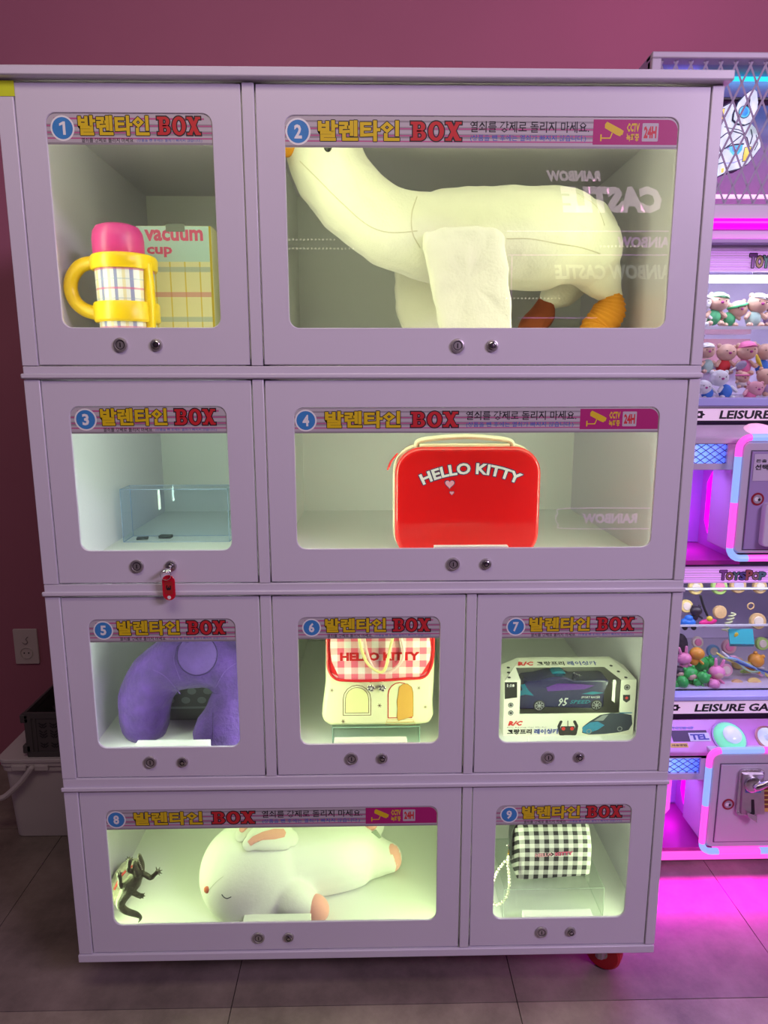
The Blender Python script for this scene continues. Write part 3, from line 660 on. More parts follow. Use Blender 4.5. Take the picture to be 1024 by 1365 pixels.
# ---- compartment 5: purple neck pillow and spotted packet
def neck_pillow():
    Y = .16; s = pxm(Y, .7); PU = mat('purple_plush', (.065, .020, .175), .85, var=.38, vs=26, bump=.7, bs=110, sheen=.12)
    t = thing('neck_pillow', 'purple plush horseshoe neck pillow standing in compartment five', 'pillow', (at(240, 980, Y).x, Y, FLZ[3]))
    S = [(194, 970, 30), (193, 948, 34), (198, 918, 35), (219, 891, 35), (258, 878, 38), (298, 886, 36), (322, 914, 36), (316, 948, 40), (296, 978, 38)]
    pts = []
    for i, (u, v, r) in enumerate(S):
        y = Y + (-.0 if i < 6 else -.05*(i-5)/3); pts.append(wpt(u, v, y+.02))
    mb = MB(); mb.sweep(pts, [r*s for *_, r in S], PU, 22, k=5)
    zb = FLZ[3]; mb.v = [(a, b, max(c_, zb+.001)) for a, b, c_ in mb.v]
    o = mb.build('cushion', t, ang=180, disp=.003, dscale=22)
    sf = surf(o, V(WL[t.name])); DP_ = mat('dark_purple_thread', (.035, .012, .10), .8, var=0); PL = mat('lilac_plush', (.11, .05, .25), .85, var=.15, vs=30, bump=.4, bs=110)
    c = sf(263, 873, .002, .1); P = []
    n = 30
    ringp = [sf(263+27*cos(2*pi*i/n), 873+27*sin(2*pi*i/n), .0015, .12) for i in range(n)]
    MB().sweep(ringp, .0016, DP_, 6, cap=False, closed=True).build('round_seam', t)
    vs = [c]; fs = []
    for k_ in (1, 2, 3):
        for i in range(n): vs.append(sf(263+26*k_/3*cos(2*pi*i/n), 873+26*k_/3*sin(2*pi*i/n), .0015, .12))
    fs = [(0, 1+(i+1) % n, 1+i) for i in range(n)]
    for k_ in (0, 1): fs += [(1+k_*n+i, 1+k_*n+(i+1) % n, 1+(k_+1)*n+(i+1) % n, 1+(k_+1)*n+i) for i in range(n)]
    m = MB(); m.add(vs, fs, PL); m.build('plain_patch', t, ang=180, label='round lilac patch')
    for L in ([(205, 893), (222, 903), (240, 925)], [(236, 862), (232, 880), (240, 905)], [(318, 882), (300, 895), (288, 915)], [(284, 950), (284, 985)]):
        Q = catmull([list(p) for p in L], 5); MB().sweep([sf(u, v, .0002, .13) for u, v in Q], .0011, DP_ if len(L) == 2 else PL, 6).build('stitch_line', t)
neck_pillow()
def spotted_packet():
    Y = .248; x0, x1 = xx(215, Y, 940), xx(300, Y, 940); z0 = FLZ[3]; z1 = zz(880, Y, 260)
    t = thing('spotted_packet', 'grey packet with pale spots standing behind the purple neck pillow', 'packet', ((x0+x1)/2, Y, z0))
    GRY = mat('packet_grey', (.22, .25, .21), .4, var=.06); SPT = mat('packet_spot', (.42, .50, .43), .4, var=0)
    MB().box((x0, Y, z0), (x1, Y+.05, z1), GRY).build('packet_body', t, bevel=.004)
    mb = MB(); fr = F((x0, Y, z0)); W = x1-x0; H = z1-z0; random.seed(3)
    for i in range(4):
        for j in range(5): mb.poly(fr, circ(W*(.14+.25*i+(.1 if j % 2 else 0)), H*(.34+.15*j), .0115, 20, .009), SPT, .0005)
    mb.poly(fr, [(.005, H*.20), (W-.005, H*.20), (W-.005, H*.235), (.005, H*.235)], SPT, .0005); mb.build('spots', t, smooth=False)
spotted_packet()
# ---- compartment 6: bag on a riser
def bag():
    Y = .125; rz = zz(969, .12, 500)
    acrylic_box('acrylic_riser', 'low clear teal acrylic riser under the cream handbag', (xx(443, .12, 980), .12, FLZ[3]), (xx(560, .12, 980), .25, rz), tint=glass('teal_acrylic', (.88, .94, .92), refl=.8), edgem=mat('teal_edge', (.30, .48, .44), .3, var=0))
    t = thing('handbag', 'cream handbag with pink gingham flap, red piping and printed door', 'bag', (at(505, 960, Y).x, Y+.05, rz))
    CRM = mat('cream_leatherette', (.80, .77, .52), .42, var=.02, bump=.12, bs=60); s = pxm(Y, .7)
    def X(u, v=910): return xx(u, Y, v)
    def Z(v): return max(rz+.0002, zz(v, Y, 505))
    body = [(431, 962), (440, 968), (500, 970), (560, 970), (573, 966), (578, 955), (577, 935), (579, 905), (580, 870), (580, 835), (434, 835), (434, 870), (434, 910), (430, 940), (429, 953)]
    MB().poly(F((0, Y, 0)), [(X(u, v), Z(v)) for u, v in body], CRM, 0, .10).build('bag_body', t, bevel=.010, seg=3)
    GP = gingham('pink_gingham', (.86, .78, .74), (.80, .13, .22), .0325)
    flp = [(436, 835), (437, 870), (438, 890), (447, 902), (462, 905), (500, 905.5), (540, 903.5), (563, 902), (572, 893), (577, 875), (578, 835)]
    MB().poly(F((0, Y-.006, 0)), [(X(u, v), Z(v)) for u, v in flp], GP, 0, .008).build('flap', t, bevel=.002)
    REDP = mat('red_piping', (.62, .015, .02), .3, var=.02)
    Q = catmull([[X(u, v), Y-.0075, Z(v)] for u, v in flp], 4); MB().sweep(Q, .0033, REDP, 8).build('flap_piping', t)
    # the two rims of the flap are broad red bands
    mb = MB(); fr = F((0, Y-.006, 0))
    mb.poly(fr, [(X(437), Z(835)), (X(443), Z(835)), (X(441), Z(862)), (X(443), Z(880)), (X(452), Z(900)), (X(441), Z(894)), (X(438), Z(870))], REDP, .0003)
    mb.poly(fr, [(X(577), Z(835)), (X(570), Z(835)), (X(574), Z(865)), (X(572), Z(880)), (X(560), Z(900)), (X(573), Z(892)), (X(577), Z(870))], REDP, .0003)
    mb.text(fr, 'HELLO KITTY', X(454), Z(879.5), X(559), Z(868), REDP, .055, .0004, res=2); mb.build('flap_lettering', t, smooth=False)
    for cm, P in ((mat('pale_yellow_cord', (.82, .74, .32), .5), [(478, 836), (482, 860), (490, 880), (503, 891), (511, 891), (516, 880), (520, 860), (526, 836)]), (mat('pale_pink_cord', (.86, .58, .56), .5), [(485, 836), (488, 860), (496, 884), (508, 893), (524, 890), (536, 876), (537, 860), (531, 836)])):
        MB().sweep([(X(u), Y-.0145-(.002 if 'yellow' in cm.name else 0), Z(v)) for u, v in P], .0035, cm, 10, k=5).build('cord_handle', t, label=cm.name.replace('_', ' '))
    for u in (494, 509):
        mb = MB(); mb.torus((X(u), Y-.006, Z(907)), .0028, .0007, CHROME, F((0, 0, 0)), 14, 6)
        for a in range(5): mb.ell((X(u+.5)+.0055*cos(a*1.257), Y-.006, Z(916)+.0055*sin(a*1.257)), (.0042, .002, .0042), CHROME, 8, 6)
        mb.ell((X(u+.5), Y-.008, Z(916)), .003, STEEL, 8, 6); mb.build('flower_charm', t)
    INK = mat('brown_ink', (.14, .05, .02), .5, var=0); OC = mat('ochre_print', (.66, .34, .07), .45, var=.06); fr = F((0, Y, 0)); mb = MB()
    def arch(u0, u1, v0, v1, k_=8):
        c = (u0+u1)/2; r = (u1-u0)/2; return [(u0, v1)]+[(c-r*cos(pi*i/k_), v0+r-r*sin(pi*i/k_)) for i in range(k_+1)]+[(u1, v1)]
    def line(P, w_, m, n=.0004, close=False):
        Q = [(X(u, v), Z(v)) for u, v in P]; Q += [Q[0]] if close else []; mb.stroke(fr, Q, w_, m, n)
    line(arch(457.5, 494.5, 913, 953), .0014, INK, close=True); line(arch(460.5, 491.5, 916, 950), .0011, INK, close=True)
    for u, v in ((442.5, 919.5), (457.5, 961), (506, 940.5), (558.5, 917.5), (567, 943)):
        for a in (0, 60, 120): line([(u-2.6*cos(R_(a)), v-2.6*sin(R_(a))), (u+2.6*cos(R_(a)), v+2.6*sin(R_(a)))], .0011, INK)
    mb.poly(fr, [(X(u, v), Z(v)) for u, v in arch(461, 491, 916.5, 949.5)], mat('pale_yellow_print', (.80, .78, .38), .45, var=0), .0002)
    line(arch(517.5, 549, 910, 957), .0022, REDP, close=True)
    dr = [(531, 961), (529, 955), (530, 945), (529, 935), (531, 925), (532, 916), (537, 912), (543, 911.5), (549, 916), (551, 924), (551, 955), (541, 958)]
    mb.poly(fr, [(X(u, v), Z(v)) for u, v in dr], OC, .0008); line(dr, .0006, INK, .001, True)
    for a, b, v in ((516, 551, 959.5), (515, 553, 963)): line([(a, v), (b, v), (b+.5, v+3), (a-.5, v+3)], .0008, OC, .0005, True)
    mb.build('printed_drawing', t, smooth=False)
bag()
# ---- compartment 7: boxed toy car
def car_box():
    Y = .149; zb = FLZ[3]; X = lambda u, v=940: xx(u, Y, v); s = pxm(Y, .7)
    x0, x1 = X(672), X(846.5); zf = zz(907, Y, 750); Yt = .225; zt = zz(879, Yt, 750); Yb = .240
    t = thing('toy_car_box', 'white window box holding a dark blue radio controlled toy car', 'box', ((x0+x1)/2, (Y+Yb)/2, zb))
    CW = mat('white_card', (.78, .77, .68), .4, var=.015); BK = mat('black_print', (.02, .02, .02), .4, var=0)
    cl, cr = X(692), X(818); zs = zt-.002          # chamfered shoulders left and right
    ul, ur = xx(692, Yt, 879), xx(815, Yt, 879)
    mb = MB()
    mb.add([(x0, Y, zb), (x0, Y, zf), (x0, Yb, zf), (x0, Yb, zb)], [(0, 1, 2, 3)], CW)
    mb.add([(x1, Y, zb), (x1, Y, zf), (x1, Yb, zf), (x1, Yb, zb)], [(3, 2, 1, 0)], CW)
    mb.add([(x0, Y, zb), (x1, Y, zb), (x1, Yb, zb), (x0, Yb, zb)], [(0, 1, 2, 3)], CW)
    mb.add([(x0, Yb, zb), (x1, Yb, zb), (x1, Yb, zf), (ur, Yb, zt), (ul, Yb, zt), (x0, Yb, zf)], [(0, 1, 2, 3, 4, 5)], CW)
    mb.add([(ul, Yt, zt), (ur, Yt, zt), (ur, Yb, zt), (ul, Yb, zt), (x0, Y+.004, zf), (x0, Yb, zf), (x1, Y+.004, zf), (x1, Yb, zf)], [(0, 1, 2, 3), (0, 3, 5, 4), (1, 6, 7, 2)], CW)
    fr = F((0, Y, 0)); zw0 = zz(951, Y, 750); wl, wr = X(693), X(826)
    mb.poly(fr, [(x0, zb), (x1, zb), (x1, zw0), (x0, zw0)], CW, 0, .0006)
    mb.poly(fr, [(x0, zw0), (wl, zw0), (wl, zf), (x0, zf)], CW, 0, .0006); mb.poly(fr, [(wr, zw0), (x1, zw0), (x1, zf), (wr, zf)], CW, 0, .0006)
    # sloping top panel as a frame round the window
    def sl(u, k_): return (u, Y+(Yt-Y)*k_, zf+(zt-zf)*k_)
    a0, a1 = xx(688, Y+.045, 890), xx(806, Y+.045, 890)
    for Pq in ([sl(x0, 0), sl(wl, 0), sl(a0, .62), sl(ul, 1)], [sl(wr, 0), sl(x1, 0), sl(ur, 1), sl(a1, .62)], [sl(a0, .62), sl(a1, .62), sl(ur, 1), sl(ul, 1)]):
        mb.add(Pq, [(0, 1, 2, 3)], CW)
    mb.build('card_box', t, smooth=False)
    fm = MB(); PL = glass('film_window', (.90, .92, .92), refl=1.2, rough=.05)
    fm.add([(wl, Y, zw0), (wr, Y, zw0), (wr, Y, zf), (wl, Y, zf), sl(a1, .62), sl(a0, .62)], [(0, 1, 2, 3), (3, 2, 4, 5)], PL); fm.build('film_window', t, smooth=False)
    pr = MB(); n = .0005
    def PX(u, v): return (X(u, v), zz(v, Y, 750))
    def tx(b, u0, v0, u1, v1, m, off=.03, sh=0): a = PX(u0, v1); c = PX(u1, v0); pr.text(fr, b, a[0], a[1], c[0], c[1], m, off, n*2, sh, 1)
    REDI = mat('red_ink', (.65, .03, .03), .4, var=0); BLI = mat('blue_ink', (.05, .08, .35), .4, var=0)
    pr.poly(fr, [PX(673, 931), PX(689.5, 929), PX(689.5, 908.5), PX(673, 908.5)], BK, n)
    tx('1:18', 676, 911, 686, 915, WHT); tx('R/C', 677, 960, 697, 966.5, REDI, .05, .25); tx('그랑프리', 676, 971, 709, 978, BK, .04); tx('레이싱카', 712, 971, 745, 978, BLI, .04)
    tx('R/C Racing Car Model', 676, 968, 728, 969.5, BK, 0)
    for u, v, r in ((681, 939, 3.6), (681, 949.5, 3.6), (836, 917, 4.2)): a = PX(u, v); pr.poly(fr, circ(*a, r*s, 16), BK, n); pr.ring(fr, circ(*a, r*s*.7, 16), circ(*a, r*s*.55, 16), WHT, n*2)
    pr.poly(fr, [PX(830.5, 927), PX(840, 927), PX(840, 934), PX(835, 937.5), PX(830.5, 934)], BK, n); pr.poly(fr, circ(*PX(835.3, 931), 2*s, 8), REDI, n*2)
    # printed remote control
    st = lambda P, w_, m, q=n: pr.stroke(fr, [PX(*p) for p in P], w_*s, m, q)
    pr.poly(fr, [PX(*p) for p in ((748, 968), (766, 968), (767, 976), (762, 980), (752, 980), (747, 976))], BK, n)
    st([(748, 962), (745, 968), (747, 978), (750, 980)], 4, BK); st([(766, 962), (769, 968), (767, 978), (764, 980)], 4, BK); st([(757, 968), (757, 961)], 1, BK, n*1.5)
    for u in (751, 762.5): pr.poly(fr, circ(*PX(u, 971), 2.6*s, 12), REDI, n*3)
    # printed small blue car
    NB = mat('car_print_dark', (.03, .04, .07), .4, var=0); LB = mat('car_print_blue', (.03, .22, .42), .4, var=.15, vs=150)
    pr.poly(fr, [PX(*p) for p in ((776, 977), (777, 969), (786, 962), (800, 953.5), (815, 951), (830, 951.5), (842, 954), (843, 966), (838, 974), (825, 977), (805, 979), (785, 979.5))], NB, n)
    pr.poly(fr, [PX(*p) for p in ((776, 970), (787, 963), (797, 962), (806, 967), (797, 973), (783, 978), (777, 976))], LB, n*2)
    pr.poly(fr, [PX(*p) for p in ((792, 961), (803, 954), (811, 953), (804, 961))], mat('print_grey', (.25, .27, .3), .4, var=0), n*2)
    for u, v in ((826, 972), (785, 975)): pr.ring(fr, circ(*PX(u, v), 3.6*s, 14), circ(*PX(u, v), 2.4*s, 14), mat('print_grey'), n*3)
    st([(826, 951), (842, 951)], 1.5, LB)
    # slanting title on the top panel
    f2 = F(sl(0, 0), (1, 0, 0), (V(sl(0, 1))-V(sl(0, 0))))
    ln = (V(sl(0, 1))-V(sl(0, 0))).length; x_ = lambda u: xx(u, Y+.05, 885)
    pr.text(f2, 'R/C', x_(691), ln*.70, x_(713), ln*.90, REDI, .05, .0006, .2, 1); pr.text(f2, '그랑프리', x_(717), ln*.70, x_(754), ln*.90, BK, .03, .0006, 0, 1); pr.text(f2, '레이싱카', x_(758), ln*.70, x_(797), ln*.90, BLI, .03, .0006, 0, 1)
    for i, (u, k_) in enumerate(((677, .25), (678, .48), (679.5, .72))): pr.poly(f2, circ(xx(u+1, Y+.02, 900), ln*(k_-.1), .0042, 14, .0035), BK, .0006)
    for i, (u, k_) in enumerate(((832, .1), (826, .38), (820, .66))): pr.poly(f2, circ(xx(u, Y+.02, 900), ln*k_, .0042, 14, .0035), BK, .0006)
    pr.build('box_print', t, smooth=False)
    # the car inside
    CB = mat('car_navy_gloss', (.035, .032, .12), .18, var=.1, coat=.6); VI = mat('car_violet', (.16, .04, .38), .15, var=.1, coat=.6); CY = mat('car_cyan', (.02, .28, .42), .25, var=.1)
    Yc = Y+.022; C_ = lambda u, v: (xx(u, Yc, 925), zz(v, Yc, 750))
    car = thing('toy_car', 'dark blue and violet toy racing car with silver wheels inside its window box', 'toy car', (xx(757, Yc+.03, 940), Yc+.04, zz(951, Yc, 750)))
    f3 = F((0, Yc, 0)); m_ = MB()
    m_.poly(f3, [C_(*p) for p in ((692, 945), (692, 918), (700, 909), (716, 907.5), (735, 903), (752, 903), (765, 908), (806, 907), (812, 909), (806, 925), (806, 944), (796, 945.5), (730, 943), (712, 945.5))], CB, 0, .060); m_.build('car_body', car, bevel=.004, seg=3)
    m_ = MB(); m_.poly(f3, [C_(*p) for p in ((728, 916), (742, 911), (772, 912), (792, 914), (778, 919), (730, 921))], VI, .0012, .001); m_.build('side_window', car)
    m_ = MB(); m_.poly(f3, [C_(*p) for p in ((693, 927), (700, 925), (712, 927), (704, 919), (699, 911), (694, 912), (696, 919), (693, 921))], CY, .0008); 
    m_.poly(f3, [C_(*p) for p in ((776, 925), (790, 922), (806, 924), (790, 926))], CY, .0008)
    a, b = C_(745, 941), C_(758, 930); m_.text(f3, '95', *a, *b, WHT, .02, .001, .3, 1); a, b = C_(760, 938), C_(788, 933); m_.text(f3, 'SPEED', *a, *b, CY, .02, .001, .3, 1)
    a, b = C_(775, 931), C_(800, 928); m_.text(f3, 'SPORT RACER', *a, *b, WHT, .01, .001, .2, 1); m_.build('car_decals', car, smooth=False)
    SR = mat('silver_rim', (.62, .62, .66), .35, var=0)
    for u in (719.5, 796):
        c = C_(u, 940); m_ = MB(); m_.lathe((c[0], Yc+.010, c[1]), (0, -1, 0), [(.0142, 0), (.0142, .011), (.0115, .0125), (.010, .011)], BLACKP, 28)
        m_.ring(F((c[0], Yc-.0022, c[1])), circ(0, 0, .0122, 28), circ(0, 0, .0102, 28), SR)
        for i in range(8):
            t_ = i*pi/4; m_.stroke(F((c[0], Yc-.002, c[1])), [(0, 0), (.011*cos(t_), .011*sin(t_))], .0017, SR, .0002, rnd=False)
        m_.build('wheel', car)
    m_ = MB()
    for i in range(6): c = C_(768+3.4*i, 908+1.3*i); m_.sweep([(c[0], Yc+.03, c[1]-.004), (c[0]+.002, Yc+.03, c[1]+.006)], [.0022, .0034], CHROME, 8)
    m_.build('exhaust_pipes', car)
    m_ = MB(); m_.poly(f3, [C_(*p) for p in ((738, 903), (742, 900), (752, 900), (757, 903))], CY, -.02, .03); m_.build('roof_scoop', car, bevel=.001)
car_box()
# ---- compartment 8: crocodile and rabbit
def croc():
    KH = mat('dark_olive_rubber', (.12, .115, .07), .38, var=.35, vs=140, bump=.8, bs=420, coat=.2); Y = .026
    s = pxm(Y, .3); c = at(172, 1185, Y)
    t = thing('crocodile_toy', 'dark olive rubber crocodile toy clinging to the glass of window eight', 'toy', (c.x, Y, c.z))
    def G(u, v, y=Y): return wpt(u, v, y)
    mb = MB()
    body = [(186, 1140, 2.6), (187, 1146, 4.0), (188, 1153, 5.0), (186, 1161, 6.6), (183, 1167, 8.2), (178, 1175, 10.5), (172, 1183, 10.5), (167, 1191, 8.5), (162, 1200, 7), (161, 1207, 6), (166, 1213, 5.2), (174, 1216.5, 4.8), (182, 1219, 4.2), (187, 1222.5, 2.8), (186.5, 1226.5, 1.6), (184.5, 1229.5, .7)]
    mb.sweep([G(u, v) for u, v, r in body], [r*s for *_, r in body], KH, 12, k=4, flat=.75, up=(0, 1, 0))
    for L in ([(187, 1164, 3.6), (194, 1166, 3.6), (201, 1170, 3.4), (206, 1166, 2.9), (210, 1162, 3)], [(181, 1162, 3.4), (175, 1161, 3.4), (171, 1159, 3.2), (172, 1153, 2.9), (173, 1147, 3.2)], [(170, 1181, 4), (163, 1182, 3.4), (160, 1178, 3), (160, 1172, 3), (159, 1167, 3.2)], [(174, 1188, 4.2), (180, 1191, 3.6), (186, 1194, 3.4), (189, 1194, 3.2)]):
        mb.sweep([G(u, v, Y-.004*i) for i, (u, v, r) in enumerate(L)], [r*s for *_, r in L], KH, 8, k=3)
    for (a, b), tips in (((210, 1162), [(208, 1156), (213, 1156.5), (216.3, 1160), (216, 1164.5), (213, 1167)]), ((173, 1147), [(167.5, 1145), (169.5, 1142), (173, 1141.5), (177, 1142.5), (178, 1146)]), ((159, 1167), [(154, 1166), (156, 1162), (160, 1160.5), (163.3, 1162.5)]), ((189, 1194), [(193, 1190.5), (193.5, 1194.5), (191, 1198), (187, 1198.3)])):
        for u, v in tips: mb.sweep([G(a, b, Y-.0125), G(u, v, Y-.0145)], [1.5*s, .65*s], KH, 6)
    o = mb.build('body', t, remesh=.0014, sm=1, ang=180)
    MB().sweep([G(180, 1150, Y-.003), G(181, 1156, Y-.005), G(184, 1164, Y-.004)], [2.4*s, 4.3*s, 6*s], KH, 10, k=3).build('lower_jaw', t)
    m = MB(); tm = mat('ivory_teeth', (.6, .58, .45), .4)
    for i in range(8):
        p = G(184.5+.9*i*.9, 1144+2.1*i, Y-.0105); m.lathe(p, (-.6, -.6, .2), [(.0012, 0), (.0008, .002), (.0001, .0038)], tm, 6)
    m.build('teeth', t)
    m = MB()
    for i, (u, v) in enumerate(catmull([[157, 1194], [155.5, 1202], [158, 1210], [165, 1217], [175, 1220.5], [184, 1223]], 4)):
        m.lathe(G(u+1.2, v-1, Y), (-.8+.05*i*.8, 0, -.2-.035*i), [(.0028, -.001), (.0018, .003), (.0002, .0052)], KH, 6)
    m.build('back_scutes', t)
croc()
def wrap_bag():
    x0 = -.655; t = thing('wrapped_bag', 'clear crinkled wrapper with red and yellow print beside the crocodile toy', 'wrapper', (-.63, .2, FLZ[4]))
    m_ = mat('crinkled_wrapper', (.80, .78, .50), .3, var=.25, vs=60, bump=1, bs=70); mb = MB()
    mb.sweep([(-.640, .07, FLZ[4]+.035), (-.636, .13, FLZ[4]+.05), (-.630, .20, FLZ[4]+.045), (-.632, .25, FLZ[4]+.02)], [.012, .02, .022, .015], m_, 12, k=4); mb.v = [(max(a, -.658), b, max(c, FLZ[4])) for a, b, c in mb.v]
    mb.build('wrapper_body', t, disp=.008, dscale=30)
    MB().sweep([(-.625, .09, FLZ[4]+.075), (-.61, .11, FLZ[4]+.10), (-.59, .14, FLZ[4]+.10), (-.57, .13, FLZ[4]+.075)], .003, mat('red_tie', (.55, .06, .05), .5), 6, k=4).build('red_tie', t)
wrap_bag()
def rabbit():
    FZ = FLZ[4]; WH = mat('white_velour', (.90, .89, .86), .85, var=.015, vs=20, bump=.12, bs=160, sheen=.3); PK = mat('pink_velour', (.90, .42, .38), .85, var=.03, bump=.1, bs=160, sheen=.3)
    c = at(400, 1160, .2)
    t = thing('rabbit_plush', 'white rabbit plush lying asleep with pink paws and pink lined ears', 'plush toy', (c.x, .2, FZ))
    def G(u, v, y): return wpt(u, v, y)
    s = pxm(.15, .25); mb = MB()
    hc = at(333, 1163, .135); M = Matrix.Rotation(R_(-38), 3, 'X') @ Matrix.Rotation(R_(12), 3, 'Y')
    mb.ell(hc, (.127, .088, .122), WH, 28, 20, M)
    S = [(360, 1158, 50, .17), (410, 1148, 50, .21), (455, 1142, 47, .23), (488, 1140, 38, .24), (505, 1142, 26, .235), (517, 1143, 20, .23)]
    mb.sweep([G(u, v, y) for u, v, r, y in S], [r*pxm(y, .25) for u, v, r, y in S], WH, 22, k=4)
    mb.sweep([G(372, 1188, .11), G(392, 1198, .085), G(410, 1207, .078)], [24*s, 23*s, 19*s], WH, 16, k=4)
    mb.ell(G(497, 1100, .31), .034, WH)
    mb.v = [(a, b, max(c_, FZ+.002)) for a, b, c_ in mb.v]
    o = mb.build('body', t, remesh=.006, sm=4, ang=180); sf = surf(o, V(WL[t.name]))
    MB().ell(G(521, 1143, .228), (.030, .034, .037), PK, 18, 12, Matrix.Rotation(R_(-10), 3, 'Y')).build('foot_pad', t)
    MB().ell(G(422, 1210.5, .072), (.030, .030, .035), PK, 18, 12, Matrix.Rotation(R_(-35), 3, 'Y')).build('paw_pad', t)
    E0 = [(333, 1128, 9), (343, 1122, 15), (360, 1119, 17), (378, 1120, 16), (387, 1121, 11)]
    ear = MB(); ear.sweep([sf(u, v, .012, .12) for u, v, r in E0], [r*s for *_, r in E0], WH, 16, k=4, flat=.35, up=(0, -.78, .62)); eo = ear.build('ear', t, ang=180); se = surf(eo, V(WL[t.name]))
    P = [(330, 1122), (337, 1115), (350, 1109), (365, 1105), (378, 1105), (381, 1110), (379, 1116), (366, 1119), (350, 1120), (340, 1124), (334, 1128)]
    cx, cy = 356, 1114; vs = [se(cx, cy, .0015, .1)]; n = len(P)
    for k_ in (.35, .7, 1): vs += [se(cx+(u-cx)*k_, cy+(v-cy)*k_, .0015, .1) for u, v in P]
    fs = [(0, 1+(i+1) % n, 1+i) for i in range(n)]
    for r in (0, 1): fs += [(1+r*n+i, 1+r*n+(i+1) % n, 1+(r+1)*n+(i+1) % n, 1+(r+1)*n+i) for i in range(n)]
    ip = MB(); ip.add(vs, fs, PK); ip.build('ear_lining', eo, ang=180)
    e2 = MB(); e2.sweep([sf(322, 1117, .01, .2), sf(330, 1108, .012, .2), sf(345, 1102, .016, .2)], [.016, .022, .024], WH, 14, k=3, flat=.35, up=(0, -.78, .62)); e2o = e2.build('ear', t, ang=180)
    e3 = MB(); e3.sweep([sf(325, 1113, .022, .2), sf(331, 1107, .026, .2), sf(343, 1102, .03, .2)], [.008, .012, .012], PK, 10, k=3, flat=.3, up=(0, -.78, .62)); e3.build('ear_lining', e2o, ang=180)
    Q = catmull([[296, 1192.5], [299, 1196], [303, 1197.5], [308, 1195.5]], 4)
    MB().sweep([sf(u, v, .0006, .1) for u, v in Q], .0011, mat('eye_thread', (.03, .04, .06), .6, var=0), 6).build('closed_eye', t)
    MB().ell(sf(276, 1186, 0, .1), (.008, .006, .009), mat('coral_nose', (.82, .22, .12), .6), 12, 8).build('nose', t)
    MB().sweep([sf(u, v, .0002, .1) for u, v in catmull([[279, 1186], [288, 1176], [298, 1168]], 5)], .0007, mat('seam_thread', (.62, .62, .52), .8), 5).build('face_seam', t)
    p = at(500, 1113, .24); MB().box((-.011, -.0008, -.015), (.011, .0008, .012), mat('grey_label', (.35, .40, .33), .6), Matrix.Translation(p) @ Matrix.Rotation(R_(-32), 4, 'Y')).build('care_tag', t)
    MB().ell(G(494, 1101, .26), (.018, .012, .012), PK, 12, 8).build('tail_patch', t)
rabbit()
